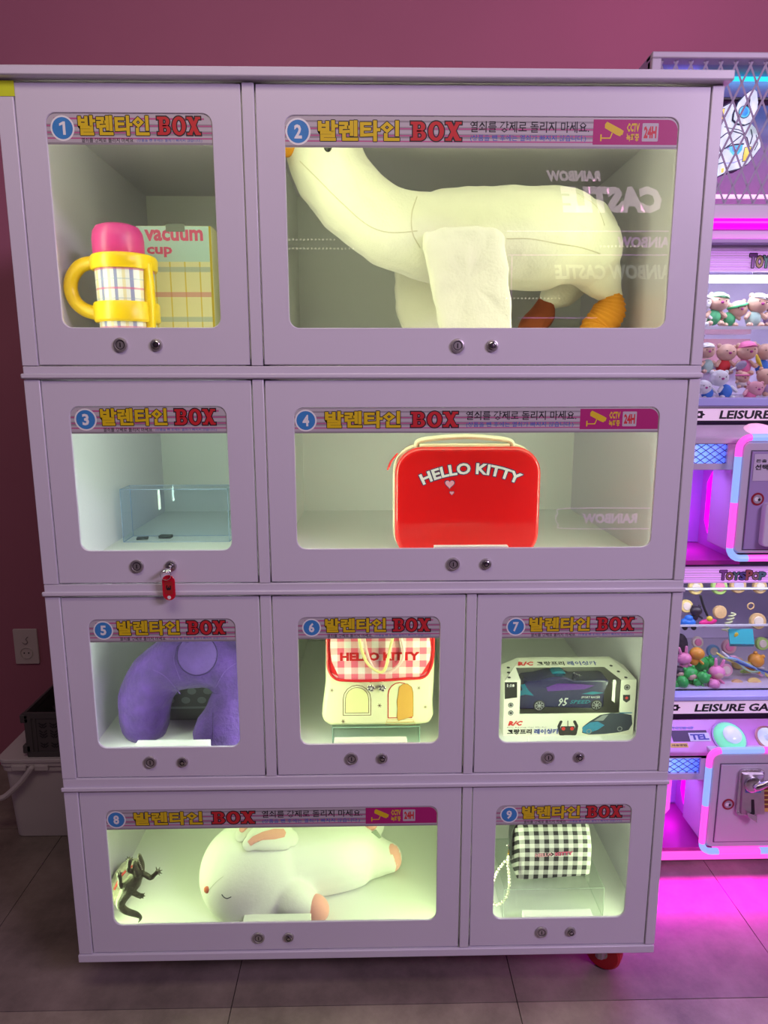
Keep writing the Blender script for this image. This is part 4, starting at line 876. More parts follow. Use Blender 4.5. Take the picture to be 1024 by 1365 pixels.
# ---- compartment 9: gingham pouch with pearl strap on a clear riser
def pouch():
    Y = .20; FZ = FLZ[4]; Yf = .155; rz = zz(1168, Yf, 735)
    rx0, rx1 = xx(677, Yf, 1190), xx(782, Yf, 1190); rz = .235
    CLR = glass('clear_acrylic', (.95, .97, .95), refl=1.0)
    # choose the depth at which the pouch's front foot line meets the riser top
    p = atz(735, 1173, rz); Yp = p.y
    acrylic_box('acrylic_stand', 'clear acrylic stand under the black and white gingham pouch', (xx(672, Yp-.03, 1190), Yp-.03, FZ), (xx(806, Yp-.03, 1190), Yp+.16, rz), tint=CLR, edgem=mat('faint_edge', (.50, .60, .50), .3, var=0), edge=.001)
    G0 = gingham('black_gingham', (.80, .80, .74), (.02, .02, .022), .0245, yz=.9, off=(.2, .3)); BZ = mat('black_zip_fabric', (.03, .035, .033), .7, var=.1, vs=90, bump=.4, bs=300)
    x0 = xx(691, Yp, 1140); x1 = xx(792, Yp, 1140); zt = zz(1118, Yp, 740)
    t = thing('pouch', 'black and white gingham zip pouch with a printed name on its front', 'pouch', ((x0+x1)/2, Yp+.04, rz))
    M = Matrix.Translation((x0, Yp, rz)) @ Matrix.Rotation(R_(4), 4, 'Z'); W = x1-x0; H = zt-rz; D = .095
    vs = []; prof = [(0, 0), (-.004, H*.3), (-.004, H*.72), (.004, H*.96), (.020, H*1.16), (.048, H*1.25), (.075, H*1.16), (D-.004, H*.9), (D, H*.5), (D, 0)]
    for i in range(13):
        q = i/12; ins = .0 if 0 < i < 12 else .006; sag = 1-.05*(2*q-1)**2-(.06 if i in (0, 12) else 0)
        for y, z in prof: vs.append(M @ V((W*q, y+(ins if y < D/2 else -ins), z*sag)))
    n = len(prof); fs = [(i*n+j, (i+1)*n+j, (i+1)*n+j+1, i*n+j+1) for i in range(12) for j in range(n-1)]+[tuple(range(n)), tuple(12*n+j for j in range(n))[::-1]]+[(i*n, i*n+n-1, (i+1)*n+n-1, (i+1)*n) for i in range(12)]
    mb = MB(); mb.add(vs, fs, G0); mb.build('pouch_body', t, bevel=.003, seg=2, ang=50)
    zs = MB(); zs.sweep([M @ V((-.007, .040, H*.35)), M @ V((-.008, .043, H*.8)), M @ V((0, .047, H*1.12)), M @ V((.03, .049, H*1.27)), M @ V((W*.5, .05, H*1.295)), M @ V((W-.03, .049, H*1.25)), M @ V((W, .048, H*1.06))], [.010, .014, .018, .018, .018, .016, .010], BZ, 8, k=4, flat=.3, up=(0, 0, 1)); zs.build('zip_band', t)
    f = F(M @ V((0, -.0048, 0)), M.to_3x3() @ V((1, 0, 0)), (0, 0, 1)); mb = MB(); PKI = mat('pink_ink', (.72, .12, .24), .5); X_ = W/101
    mb.text(f, 'HELLO KITTY', X_*22, H*.57, X_*74, H*.67, DARK, .09, .0004, res=1); mb.text(f, 'HELLO', X_*22.3, H*.575, X_*45.5, H*.665, mat('pale_pink_ink', (.80, .38, .45), .5), .05, .0007, res=1); mb.text(f, 'KITTY', X_*49.2, H*.575, X_*73.7, H*.665, PKI, .05, .0007, res=1)
    mb.build('printed_name', t, smooth=False)
    MB().ell(M @ V((-.014, .038, H*.62)), (.007, .003, .003), CHROME, 10, 6).build('zip_slider', t)
    # pearl strap
    GD = mat('gold_clasp', (.70, .42, .08), .3, .8); PE = mat('pearl', (.85, .82, .66), .25, var=.02, coat=.6)
    a = M @ V((-.016, .030, H*.55)); Yk = Yp-.005
    Lq = [(678, 1138), (677, 1150), (678.5, 1165), (679, 1180), (676, 1194), (669, 1203), (661, 1206), (657, 1202), (656, 1190), (658, 1175), (663, 1162), (670, 1152), (676, 1146)]
    Q = catmull([[*wpt(u, v, Yk-.01)] for u, v in Lq], 14); out = [V(Q[0])]
    for q in Q[1:]:
        if (V(q)-out[-1]).length >= .0074: out.append(V(q))
    MB().sweep([a, out[0]], .0022, GD, 8).build('gold_clasp', t)
    base = None
    for q in out[1:]:
        if base is None: base = MB().ell((0, 0, 0), .0040, PE, 8, 6).build('pearl', t); base.location = q-WL[t.name]; base.data.transform(Matrix.Translation(WL[t.name]))
        else: o = base.copy(); COL.objects.link(o); o.location = q-WL[t.name]
pouch()
# ================================================================== BESIDE THE CABINET, LEFT
def outlet():
    c = at(36, 861, 1.05); s = pxm(1.05, .9); Y = 1.05; W = 16*s; H = 25*s; IV = mat('ivory_plate', (.62, .52, .50), .45)
    t = thing('wall_outlet', 'white socket plate on the pink wall left of the cabinet', 'outlet', (c.x, Y, c.z))
    MB().poly(F((c.x, Y-.008, c.z)), rr(-W, -H, W, H, .004, 3), IV, 0, .008).build('cover_plate', t, bevel=.002)
    z = c.z-9*s; MB().lathe((c.x, Y-.0075, z), (0, -1, 0), [(8.5*s, 0), (8.5*s, .003), (7.4*s, .0035), (7.2*s, -.003+.001)], mat('ivory_socket', (.52, .45, .42), .5), 28).build('socket', t)
    mb = MB(); fr = F((c.x, Y-.0085, z))
    for u in (-3, 3): mb.poly(fr, circ(u*s, 0, 1.1*s, 10), DARK, .0004)
    mb.build('socket_holes', t, smooth=False)
    MB().sweep([(c.x+dx*s, Y-.010, c.z+dz*s) for dx, dz in ((-4, 6), (0, 4), (3, 7), (1, 11), (4, 14))], .0012, mat('scratch_grey', (.25, .2, .2), .6), 6, k=4).build('loose_thread', t)
outlet()
def bucket():
    Y = .60; TUB = mat('white_tub_plastic', (.60, .54, .55), .45, var=.03); s = pxm(Y, .2)
    zb = 0.0; x1 = -.725; xl0 = at(16, 1104, Y).x; xl1 = at(1, 1015, Y).x; zt = at(40, 1010, Y).z; D = .30
    t = thing('plastic_tub', 'white square plastic tub with carry handle and lid left of cabinet', 'tub', ((xl0+x1)/2, Y+D/2, 0))
    mb = MB(); P0 = rr(xl0, Y+.012, x1, Y+D-.012, .03, 4); P1 = rr(xl1, Y, x1+.014, Y+D, .03, 4); n = len(P0)
    mb.add([(a, b, zb+.001) for a, b in P0]+[(a, b, zt-.012) for a, b in P1], [(i, (i+1) % n, (i+1) % n+n, i+n) for i in range(n)]+[tuple(range(n))[::-1], tuple(range(n, 2*n))], TUB); mb.build('tub_body', t, bevel=.002)
    mb = MB()
    for e, a, b in ((.006, -.045, -.028), (.010, -.026, -.012), (.013, -.012, .0)): mb.poly(F((0, 0, zt), (1, 0, 0), (0, 1, 0)), rr(xl1-e, Y-e, x1+.014+e, Y+D+e, .035, 4), TUB, b, b-a)
    mb.build('tub_lid', t, bevel=.002)
    P = [(42, 1024), (30, 1040), (16, 1054), (4, 1063), (-12, 1066)]; MB().sweep([wpt(u, v, Y-.018) for u, v in P], .009, TUB, 8, k=4).build('tub_handle', t)
    for u in (26, 56): p = at(u, 1023, Y-.008); MB().box((p.x-.022, Y-.016, p.z-.008), (p.x+.022, Y-.004, p.z+.010), TUB).build('lid_clip', t, bevel=.002)
    # folding crate on its lid
    CG = mat('dark_grey_crate', (.075, .066, .068), .5, var=.05); Yc = Y+.005
    zc0 = zt+.0003; xc0 = at(38, 1010, Yc).x; xc1 = -.72; zc1 = at(34, 950, Yc).z; Dc = .27; H = zc1-zc0; W = xc1-xc0
    c = thing('folding_crate', 'dark grey folding plastic crate with leaf shaped holes on the tub lid', 'crate', ((xc0+xc1)/2, Yc+Dc/2, zc0))
    def wall(a, b, pat):      # frame + ribs; a,b 2D ends
        d = V((b[0]-a[0], b[1]-a[1], 0)); L_ = d.length; fr = F((a[0], a[1], zc0), d, (0, 0, 1)); mb = MB()
        for x0_, x1_, y0_, y1_ in ((0, L_, 0, .018), (0, L_, H-.020, H), (0, .020, .018, H-.02), (L_-.02, L_, .018, H-.02), (.028, .034, .018, H-.02)):
            mb.poly(fr, [(x0_, y0_), (x1_, y0_), (x1_, y1_), (x0_, y1_)], CG, .003, .008)
        mb.poly(fr, [(.018, .016), (L_-.018, .016), (L_-.018, H-.018), (.018, H-.018)], CG, 0, .004)
        o = mb.build('crate_side', c, bevel=.001); h = MB(); k_ = 0
        for gx in range(int((L_-.05)/.034)):
            for gy in range(3):
                cx, cy = .055+gx*.034, .032+gy*(H-.05)/3
                for sx in (-1, 1):
                    for q in range(3 if gy == 1 else 2): h.stroke(fr, [(cx+sx*.003, cy+q*.009), (cx+sx*.011, cy+q*.009+.006)], .004, DARK, .0006)
                h.stroke(fr, [(cx, cy+.002), (cx, cy+.012)], .003, DARK, .0006)
        if pat: h.build('leaf_holes', o, smooth=False, kind='stuff')
        return o
    wall((xc0, Yc), (xc1, Yc), True); wall((xc1, Yc), (xc1, Yc+Dc), False); wall((xc1, Yc+Dc), (xc0, Yc+Dc), False); wall((xc0, Yc+Dc), (xc0, Yc), True)
    MB().box((xc0+.004, Yc+.004, zc0), (xc1-.004, Yc+Dc-.004, zc0+.006), CG).build('crate_base', c)
    for z in (zc0+.012, zc1-.035): MB().box((xc0-.014, Yc-.003, z), (xc0+.012, Yc+.022, z+.028), CG).build('corner_clip', c, bevel=.003)
    mb = MB(); CB = mat('cable_black', (.025, .022, .025), .4); random.seed(5)
    for j in range(7):
        P = [(xc0+.03+random.random()*(W-.05), Yc+.03+random.random()*(Dc-.06), zc0+.05+random.random()*(H-.035)) for _ in range(6)]; mb.sweep(P, .005, CB, 6, k=4)
    o = mb.build('cable_tangle', kind='stuff', origin=((xc0+xc1)/2, Yc+Dc/2, zc0+.006)); tag(o, 'tangle of black cables lying inside the dark crate', 'cable')
bucket()
def small_bin():
    x0 = at(91, 1128, .46).x; t = MB().box((x0, .46, .001), (-.69, .57, .16), mat('white_tub_plastic')).build('storage_box', bevel=.006, origin=(x0+.02, .5, 0)); tag(t, 'narrow white plastic box behind the lower left cabinet edge', 'box')
small_bin()
# ================================================================== CLAW MACHINE, RIGHT
MW = mat('machine_white', (.60, .54, .64), .38, var=.02, coat=.2); MLV = mat('machine_lavender', (.40, .30, .55), .4, var=.03)
YW, YB = .52, .42
MX0, MX1 = at(872, 72, .5).x, 1.62
NM = mat('neon_magenta', (.25, .0, .2), .4, var=0, em=1.15, emc=(1, .0, .85)); NPK = mat('neon_pink', (.25, .03, .15), .4, var=0, em=1.15, emc=(1, .10, .72)); NB_ = mat('neon_blue', (.06, .10, .25), .4, var=0, em=.95, emc=(.32, .48, 1)); NC = mat('neon_cyan', (.1, .8, .9), .4, var=0, em=1.3, emc=(.03, .75, .85)); NW = mat('neon_white', (.9, .9, 1), .4, var=0, em=2.2, emc=(.8, .78, 1))
cm = thing('claw_machine', 'double decked white claw machine with pink and blue neon right of the cabinet', 'claw machine', ((MX0+MX1)/2, .9, 0))
def zw(v, Y=YW): return zz(v, Y, 960)
def xm(u, Y, v): return at(u, v, Y).x
# shell: side walls, back, decks
def mbox(name, a, b, m, bevel=.003, **k): return MB().box(a, b, m).build(name, cm, bevel=bevel, **k)
mbox('side_panel', (MX0+.0, YW, .02), (MX0+.02, 1.0, zw(72)), MLV); mbox('side_panel', (MX1-.02, YW, .02), (MX1, 1.0, zw(72)), MLV)
mbox('back_panel', (MX0+.02, .975, .02), (MX1-.02, 1.0, zw(72)), MLV)
# top sign box behind diamond mesh
zt, zb = zw(82), zw(274)
mbox('sign_frame', (MX0, YW-.01, zw(80)), (MX1, YW+.03, zw(71)), MW)
mbox('sign_frame', (MX0, YW-.01, zb-.001), (xm(880, YW, 90), YW+.02, zw(80)), MW)
mbox('sign_top', (MX0+.02, YW+.03, zw(77)), (MX1-.02, YW+.27, zw(72)), MLV)
mbox('sign_back', (MX0+.02, YW+.26, zb), (MX1-.02, YW+.27, zw(77)), mat('machine_violet_panel', (.30, .12, .33), .4))
# expanded metal mesh of crossing bars
mb = MB(); fr = F((0, YW+.002, 0)); x0m, x1m = xm(880, YW, 90), MX1-.03; dx = 20*pxm(YW, 2.1); Hh = zt-zb; dz = dx*2.15; BAR = mat('mesh_bar', (.33, .27, .39), .5, .0)
for sgn in (1, -1):
    k_ = -12
    while k_*dx < (x1m-x0m)+Hh*.5:
        # bars z = +-(dz/dx)*(x - x0)
        a = x0m+k_*dx; pts = []
        sl_ = 2.15*sgn
        xA, zA = (a, zb) if sgn > 0 else (a, zt); xB, zB = (a+Hh/2.15, zt) if sgn > 0 else (a+Hh/2.15, zb)
        # clip to the frame
        t0 = max(0, (x0m-xA)/(xB-xA)); t1 = min(1, (x1m-xA)/(xB-xA))
        if t1 > t0: mb.stroke(fr, [(xA+(xB-xA)*t0, zA+(zB-zA)*t0), (xA+(xB-xA)*t1, zA+(zB-zA)*t1)], .0056, BAR, .001*sgn, rnd=False)
        k_ += 1
mb.build('diamond_mesh', cm, smooth=False, kind='stuff')
def tube(v0, v1, m, Y, xa=MX0+.03, xb=MX1-.03, name='light_tube'):
    r = abs(zw(v0, Y)-zw(v1, Y))/2; z = (zw(v0, Y)+zw(v1, Y))/2; MB().cyl((xa, Y, z), (xb, Y, z), r, m, 12).build(name, cm)
tube(102, 108, NC, YW+.10); tube(259, 265, mat('neon_pale_pink', (.9, .5, .8), .4, var=0, em=1.6, emc=(1, .42, .80)), YW+.10)
mbox('tube_holder', (MX0+.03, YW+.085, zw(116)), (MX1-.03, YW+.12, zw(110.5)), BLACKP)
mbox('tube_holder', (MX0+.03, YW+.085, zw(270)), (MX1-.03, YW+.12, zw(267)), BLACKP)
area('neon_light', (1.1, YW+.12, zw(100)), (0, .9, .4), .6, .03, .35, (.1, .85, 1)); area('neon_light', (1.1, YW+.12, zw(258)), (0, .9, .5), .6, .03, .35, (1, .2, .75))
area('neon_light', (.85, YW+.08, zw(86)), (-.2, .9, .1), .12, .03, .2, (1, .1, .7))
# illuminated robot head panel behind the mesh
def robot_sign():
    Ys = YW+.05; WS = mat('lit_white_panel', (.85, .92, 1), .4, var=0, em=.5, emc=(.72, .88, 1)); NVY = mat('sign_dark_outline', (.04, .02, .10), .5, var=0); CYN = mat('lit_cyan', (.1, .6, .8), .4, var=0, em=.8, emc=(.02, .45, .75)); BL = mat('lit_blue', (.02, .3, .9), .4, var=0, em=.9, emc=(.01, .25, .85)); LIL = mat('lilac_panel', (.55, .55, .9), .4, var=0, em=.4, emc=(.45, .48, .95)); YL = mat('lit_yellow', (.9, .75, .1), .4, var=0, em=.7, emc=(.95, .65, .02))
    c = at(990, 190, Ys); t = thing('robot_sign', 'lit white and blue robot head sign behind the diamond mesh', 'sign', (c.x, Ys, c.z)); fr = F((0, Ys, 0))
    Q = lambda P: [(at(u, v, Ys).x, at(u, v, Ys).z) for u, v in P]
    ear = [(978, 152), (983, 138), (992, 128), (1003, 120), (1007, 124), (1008.5, 138), (1007, 152), (1001, 163), (992, 167), (982, 165), (977, 160)]
    head = [(940, 150), (958, 146), (968, 141), (977, 136), (985, 150), (1001, 164), (1008, 172), (1014, 185), (1014, 196), (1005, 208), (997, 218), (986, 224), (970, 228), (955, 236), (940, 238)]
    MB().poly(fr, Q([(u+(u-985)*.05, v+(v-190)*.04) for u, v in head]), NVY, -.004, .03).build('sign_backing', t); MB().poly(fr, Q(head), WS, 0, .004).build('head_panel', t)
    MB().poly(fr, Q([(u+(u-993)*.10, v+(v-145)*.06) for u, v in ear]), NVY, .002, .006).build('ear_backing', t); MB().poly(fr, Q(ear), WS, .008, .004).build('ear_panel', t)
    mb = MB(); n = .0095
    c1 = Q([(990, 151)])[0]; r = 8*pxm(Ys, 2.1)
    mb.poly(fr, circ(*c1, r, 24), NVY, n); mb.poly(fr, circ(*c1, r*.88, 24), CYN, n+.0003); mb.poly(fr, circ(*c1, r*.6, 24), BL, n+.0006); mb.poly(fr, Q([(991, 144), (994, 139), (998, 132), (998, 136), (996, 146)]), NVY, n)
    mb.build('ear_disc', t, smooth=False); mb = MB(); n = .001
    def ln(P, w_=.0028, m=NVY): mb.stroke(fr, Q(P), w_, m, n)
    ln([(958, 186), (968, 178), (977, 175), (988, 178), (996, 184), (999, 196), (997, 210)]); ln([(966, 198), (979, 193), (991, 192)], .004); ln([(968, 197), (988, 181)]); ln([(1001, 173), (1003, 182), (1000, 192)]); ln([(1008, 180), (1010, 192), (1006, 200)], .002); ln([(966, 169), (972, 171), (985, 173), (994, 178)], .002); ln([(960, 218), (978, 217), (990, 212), (997, 208)], .0035, LIL)
    mb.poly(fr, Q([(966, 197), (974, 194.5), (972, 201)]), LIL, n)
    eye = Q([(972, 196), (984, 193.5), (990, 193), (989, 200), (984, 206), (977, 207), (973, 202)]); mb.poly(fr, eye, mat('lit_cyan'), n+.0004); c2 = Q([(979, 199)])[0]; mb.poly(fr, circ(*c2, 3.4*pxm(Ys), 16), BL, n+.0008); mb.poly(fr, circ(*c2, 1.5*pxm(Ys), 12), WS, n+.001)
    for P in ([(993, 197), (1001, 196), (999, 208), (996, 214), (990, 215), (991, 207)], [(961, 146), (966, 145), (964, 158), (960, 161)]): mb.poly(fr, Q([(u+(u-(995 if u > 980 else 963))*.18, v+(v-(205 if u > 980 else 153))*.1) for u, v in P]), NVY, n+.0002); mb.poly(fr, Q(P), YL, n+.0006)
    mb.poly(fr, Q([(957, 220), (966, 217), (968, 221), (967, 230), (957, 233)]), WS, n+.001); ln([(957, 219), (966, 216), (968, 221), (967, 231)]); mb.poly(fr, Q([(961, 225), (965, 224), (964, 230), (961, 231)]), YL, n+.0015)
    mb.build('face_drawing', t, smooth=False)
    # dark rounded badge peeping in at the frame edge
    f2 = F((0, YW-.015, 0)); P = Q([(1013, 160), (1016, 152), (1024, 149), (1060, 149), (1060, 170), (1020, 170), (1014, 168)])
    b = MB().poly(F((0, YW-.015, 0)), P, BLACKP, 0, .02).build('sign_badge', cm, bevel=.004)
robot_sign()
# fascia below the sign
mbox('fascia', (MX0, YW-.02, zw(333)), (MX1, YW+.05, zb), MW, .004)
mb = MB(); mb.cyl((MX0+.02, YW-.024, zw(297.5, YW-.03)), (MX1-.02, YW-.024, zw(297.5, YW-.03)), .014, NM, 14); mb.build('light_tube', cm)
mbox('fascia_lip', (MX0, YW-.045, zw(329)), (MX1, YW-.02, zw(322)), MLV)
area('neon_light', (1.15, YW-.05, zw(297)), (0, -.6, -.8), .7, .02, .5, (1, .05, .75))
# a deck: glazed window with ribbed blind, name strip, console, vent, chute and coin door
def deck(vt, vb, vs0, vs1, vn0, vn1, dk):
    # cavity
    z0, z1 = zw(vb), zw(vt)
    mbox('deck_floor', (MX0+.02, YW, z0-.02), (MX1-.02, .975, z0), MW); mbox('deck_ceiling', (MX0+.02, YW+.04, z1), (MX1-.02, .975, z1+.02), MW)
    mbox('deck_backdrop', (MX0+.02, .955, z0), (MX1-.02, .97, z1), mat('pale_backdrop', (.70, .62, .80), .5, var=.12, vs=7))
    for xa in (MX0, MX1-.035): mbox('window_post', (xa, YW-.012, z0), (xa+.035, YW+.012, z1), MW)
    MB().box((MX0+.035, YW+.001, z0), (MX1-.035, YW+.004, z1), PANE).build('window_pane', cm, smooth=False)
    # ribbed blind
    za, zc = zw(vs0, YW+.03), zw(vs1, YW+.03); n = 9 if dk == 0 else 7
    for i in range(n):
        h = (za-zc)/n; z = zc+h*i
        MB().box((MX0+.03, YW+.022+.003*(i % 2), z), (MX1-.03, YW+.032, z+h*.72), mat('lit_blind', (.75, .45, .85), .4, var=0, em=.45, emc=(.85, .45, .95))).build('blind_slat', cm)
    MB().box((MX0+.03, YW+.033, zc), (MX1-.03, YW+.04, za), MLV).build('blind_back', cm)
    # name strip
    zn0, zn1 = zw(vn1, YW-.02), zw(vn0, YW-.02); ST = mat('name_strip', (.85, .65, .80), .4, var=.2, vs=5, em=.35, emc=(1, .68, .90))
    mbox('window_sill', (MX0, YW-.035, zn1+.004), (MX1, YW+.02, z0), mat('sill_blue', (.45, .50, .85), .35, var=.03))
    b = MB().box((MX0, YW-.02, zn0), (MX1, YW+.02, zn1), ST).build('name_strip', cm); fr = F((0, YW-.0205, 0)); mb = MB()
    for z in (zn0, zn1-.003): mb.poly(fr, [(MX0, z), (MX1, z), (MX1, z+.003), (MX0, z+.003)], DARK, .0004)
    vm = (vn0+vn1)/2; X = lambda u: xm(u, YW-.02, vm); Z = lambda v: zw(v, YW-.02)
    if dk == 0: mb.text(fr, 'LEISURE GAMES', X(959), Z(vn0+15.5), X(1093), Z(vn0+4), DARK, .035, .0004, .12, 2)
    else: mb.text(fr, 'LEISURE GAMES', X(926), Z(vn0+15.3), X(1058), Z(vn0+5), DARK, .035, .0004, .12, 2)
    q = X(932 if dk == 0 else 900); zc_ = (zn0+zn1)/2; mb.poly(fr, [(q-.010, zc_-.010), (q+.010, zc_-.010), (q+.010, zc_-.004), (q+.018, zc_), (q+.010, zc_+.004), (q+.010, zc_+.010), (q-.010, zc_+.010)], DARK, .0004); mb.poly(fr, circ(q, zc_, .004, 10), ST, .0008)
    mb.build('name_lettering', b, smooth=False)
    # blind lettering: coloured letters with dark outline
    word = 'TOYSPOP'; cols = [(.62, .25, .75), (.80, .55, .30), (.25, .6, .45), (.25, .25, .65), (.85, .30, .25), (.75, .55, .45), (.25, .65, .55)]
    u0, u1, va, vb_ = (1000, 1062, 338, 357) if dk == 0 else (960, 1021, 760, 773); fr = F((0, YW+.020, 0)); mb = MB()
    for i, ch in enumerate(word):
        a = u0+(u1-u0)*i/7; b_ = u0+(u1-u0)*(i+1)/7+.8; dy = (0, 3, 3, 3, 0, 3, 3)[i]*.8; xa, xb = xm(a, YW+.02, va), xm(b_, YW+.02, va); zA, zB = zz(vb_, YW+.02, 990), zz(va+dy, YW+.02, 990); m_ = mat('letter_%d' % i, cols[i], .5, var=0)
        for q in range(6): mb.text(fr, ch, xa+.0022*cos(q*pi/3), zA+.0022*sin(q*pi/3), xb+.0022*cos(q*pi/3), zB+.0022*sin(q*pi/3), DARK, .045, .0004+q*1e-5, res=2)
        mb.text(fr, ch, xa, zA, xb, zB, m_, .045, .0008, res=2)
    mb.build('blind_lettering', cm, smooth=False)
    area('display_light', (1.12, YW+.06, z1-.02), (0, .35, -1), .65, .05, 2.2 if dk == 0 else .75, (.82, .80, 1))
    return z0, z1
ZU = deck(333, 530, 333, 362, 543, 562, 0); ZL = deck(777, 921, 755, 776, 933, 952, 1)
mb = MB(); mb.cyl((MX0+.03, YW+.05, zw(372, YW+.05)), (MX1-.03, YW+.05, zw(372, YW+.05)), .011, NW, 12); mb.build('light_tube', cm)
mbox('inner_beam', (MX0+.03, YW+.045, zw(368, YW+.05)), (xm(1003, YW+.05, 368), YW+.055, zw(362, YW+.05)), mat('beam_grey', (.35, .30, .42), .5))
SHG = glass('shelf_acrylic', (.96, .96, .99), refl=1.2); SHE = mat('shelf_edge', (.75, .75, .9), .2, var=0, em=.12)
zs = zw(437, YW+.08)
mbox('display_shelf', (MX0+.03, YW+.06, zs-.004), (MX1-.03, .95, zs), SHG, 0); mbox('shelf_edge', (MX0+.03, YW+.056, zs-.006), (MX1-.03, YW+.06, zs+.003), SHE, 0)
for v in (793, 839): z_ = zw(v, YW+.06); mbox('display_shelf', (MX0+.03, YW+.13 if v < 800 else YW+.10, z_-.003), (MX1-.03, .95, z_), SHG, 0); mbox('shelf_edge', (MX0+.03, (YW+.13 if v < 800 else YW+.10)-.004, z_-.004), (MX1-.03, YW+.13 if v < 800 else YW+.10, z_+.002), SHE, 0)
def console(vtop, vfront, vv0, vv1, vc1, dk, vd0, vd1):
    # sloping console top, fascia with lit vent, chute recess, coin door
    zt_ = zw(vtop, YW-.02); zf = zw(vfront, YB); PKT = mat('console_pink', (.62, .28, .60), .22, var=.12, vs=9, coat=.5)
    mb = MB(); P = [(YW-.02, zt_), (YB, zf), (YB, zf-.018), (YW-.02, zf-.018)]; k_ = len(P)
    mb.add([(MX0, a, b) for a, b in P]+[(MX1, a, b) for a, b in P], [(0, 1, 2, 3)[::-1], (4, 5, 6, 7)]+[(i, (i+1) % 4, (i+1) % 4+4, i+4) for i in range(4)], PKT if dk else MW); mb.build('console_top', cm, bevel=.003)
    zc1 = zw(vc1, YB); z_v0, z_v1 = zw(vv1, YB), zw(vv0, YB); xd = xm(938 if dk else 976, YB-.02, (vd0+vd1)/2)
    vl, vr = MX0+.03, xm(935 if dk else 971, YB, vv0)
    # fascia pieces round the vent
    zr = zw(vv1+8, YB)
    for a, b, c_, d_ in ((MX0, MX1, z_v1, zf-.018), (MX0, vl, zr, z_v1), (vr, xd+.05, zr, z_v1), (vl, vr, zr, z_v0)): MB().box((a, YB, c_), (b, YB+.012, d_), MW).build('console_fascia', cm)
    mb = MB(); fr = F((0, YB+.006, 0)); W = vr-vl; H = z_v1-z_v0; step = 12.5*pxm(YB, 1)
    vm_ = bpy.data.materials.get('vent_glow')
    if not vm_:
        vm_ = mat('vent_glow', (.3, .4, .9), .4, var=0, em=1.3); nt = vm_.node_tree; b_ = nt.nodes['Principled BSDF']; tc = nt.nodes.new('ShaderNodeTexCoord'); sp = nt.nodes.new('ShaderNodeSeparateXYZ'); nt.links.new(tc.outputs['Object'], sp.inputs[0]); mr = nt.nodes.new('ShaderNodeMapRange'); mr.inputs[1].default_value = vl-(MX0+MX1)/2+.06; mr.inputs[2].default_value = vr-(MX0+MX1)/2; nt.links.new(sp.outputs[0], mr.inputs[0]); cr = nt.nodes.new('ShaderNodeValToRGB'); e = cr.color_ramp.elements; e[0].color = (1, .25, .75, 1); e[1].color = (.05, .12, .9, 1); q = e.new(.5); q.color = (.15, .35, 1, 1); nt.links.new(mr.outputs[0], cr.inputs[0]); nt.links.new(cr.outputs[0], b_.inputs['Emission Color'])
    MB().box((vl, YB+.010, z_v0), (vr, YB+.014, z_v1), vm_).build('vent_light', cm)
    x = vl-H
    GRL = mat('grille_violet', (.10, .06, .28), .5, var=0)
    while x < vr:
        for s_ in (1, -1):
            xA, zA, xB, zB = x, (z_v0 if s_ > 0 else z_v1), x+H*1.45, (z_v1 if s_ > 0 else z_v0); t0 = max(0, (vl-xA)/(xB-xA)); t1 = min(1, (vr-xA)/(xB-xA))
            if t1 > t0: mb.stroke(fr, [(xA+(xB-xA)*t0, zA+(zB-zA)*t0), (xA+(xB-xA)*t1, zA+(zB-zA)*t1)], .0022, GRL, .0003*s_, rnd=False)
        x += step
    mb.build('vent_grille', cm, smooth=False, kind='stuff')
    # chute recess
    D = .22
    mbox('chute_back', (MX0+.02, YB+D, zc1), (xd+.05, YB+D+.01, zr), mat('chute_lilac', (.50, .36, .78), .35, var=.02)); mbox('chute_ceiling', (MX0+.02, YB+.01, zr-.002), (xd+.05, YB+D, zr+.008), MW, 0)
    mbox('chute_floor', (MX0+.02, YB+.0, zc1-.012), (xd+.05, YB+D, zc1), mat('chute_floor_pink', (.55, .04, .38), .3, var=.05), 0)
    sx = xm(957 if dk else 1000, YB+D*.5, (vd0+vd1)/2)
    mbox('chute_wall', (xd+.035, YB+.01, zc1), (xd+.045, YB+D, zr), mat('chute_magenta', (.68, .18, .72), .35, var=.02), 0)
    for (u, m_, w_) in ((962 if not dk else 932, NM, 1),):
        a = xd+.032; y0, y1 = YB+.05, YB+D-.05; zA, zB = zc1+.05, zr-.03
        P = [(a, y0+.02, zB), (a, y0, zB-.03), (a, y0, zA+.03), (a, y0+.02, zA), (a, y1-.02, zA), (a, y1, zA+.03), (a, y1, zB-.03), (a, y1-.02, zB)]
        MB().sweep(P, .0075, m_, 8, closed=True, cap=False).build('neon_loop', cm)
    a = MX0+.15; u = 918 if not dk else 893; zA, zB = zw((738 if not dk else 1086), YB+.03), zw((636 if not dk else 1030), YB+.03)
    xq = xm(u-2, YB+.03, (vd0+vd1)/2); P = [(xq-.02, YB+.03, zB), (xq, YB+.03, zB-.02), (xq, YB+.03, zA+.025), (xq-.02, YB+.03, zA)]
    MB().sweep(P, .006, NPK, 8).build('neon_loop', cm)
    area('neon_light', (xd-.02, YB+.10, (zr+zc1)/2), (-1, .5, -.2), .03, (zr-zc1)*.7, .28, (.85, .03, 1)); area('neon_light', (xd-.10, YB+.05, zr-.01), (0, .6, -1), .12, .02, .28, (.45, .22, 1))
    # coin door with rainbow light frame
    YD = YB-.03; za, zd = zw(vd1, YD), zw(vd0, YD); x_r = MX1-.05; fr = F((0, YD, 0)); r = .03
    mbox('coin_door_box', (xd+.012, YD+.006, za+.012), (x_r-.012, YB+.12, zd-.012), MW)
    dr = MB().poly(fr, rr(xd+.014, za+.014, x_r-.014, zd-.014, .018, 5), MW, .0, .01).build('coin_door', cm, bevel=.002)
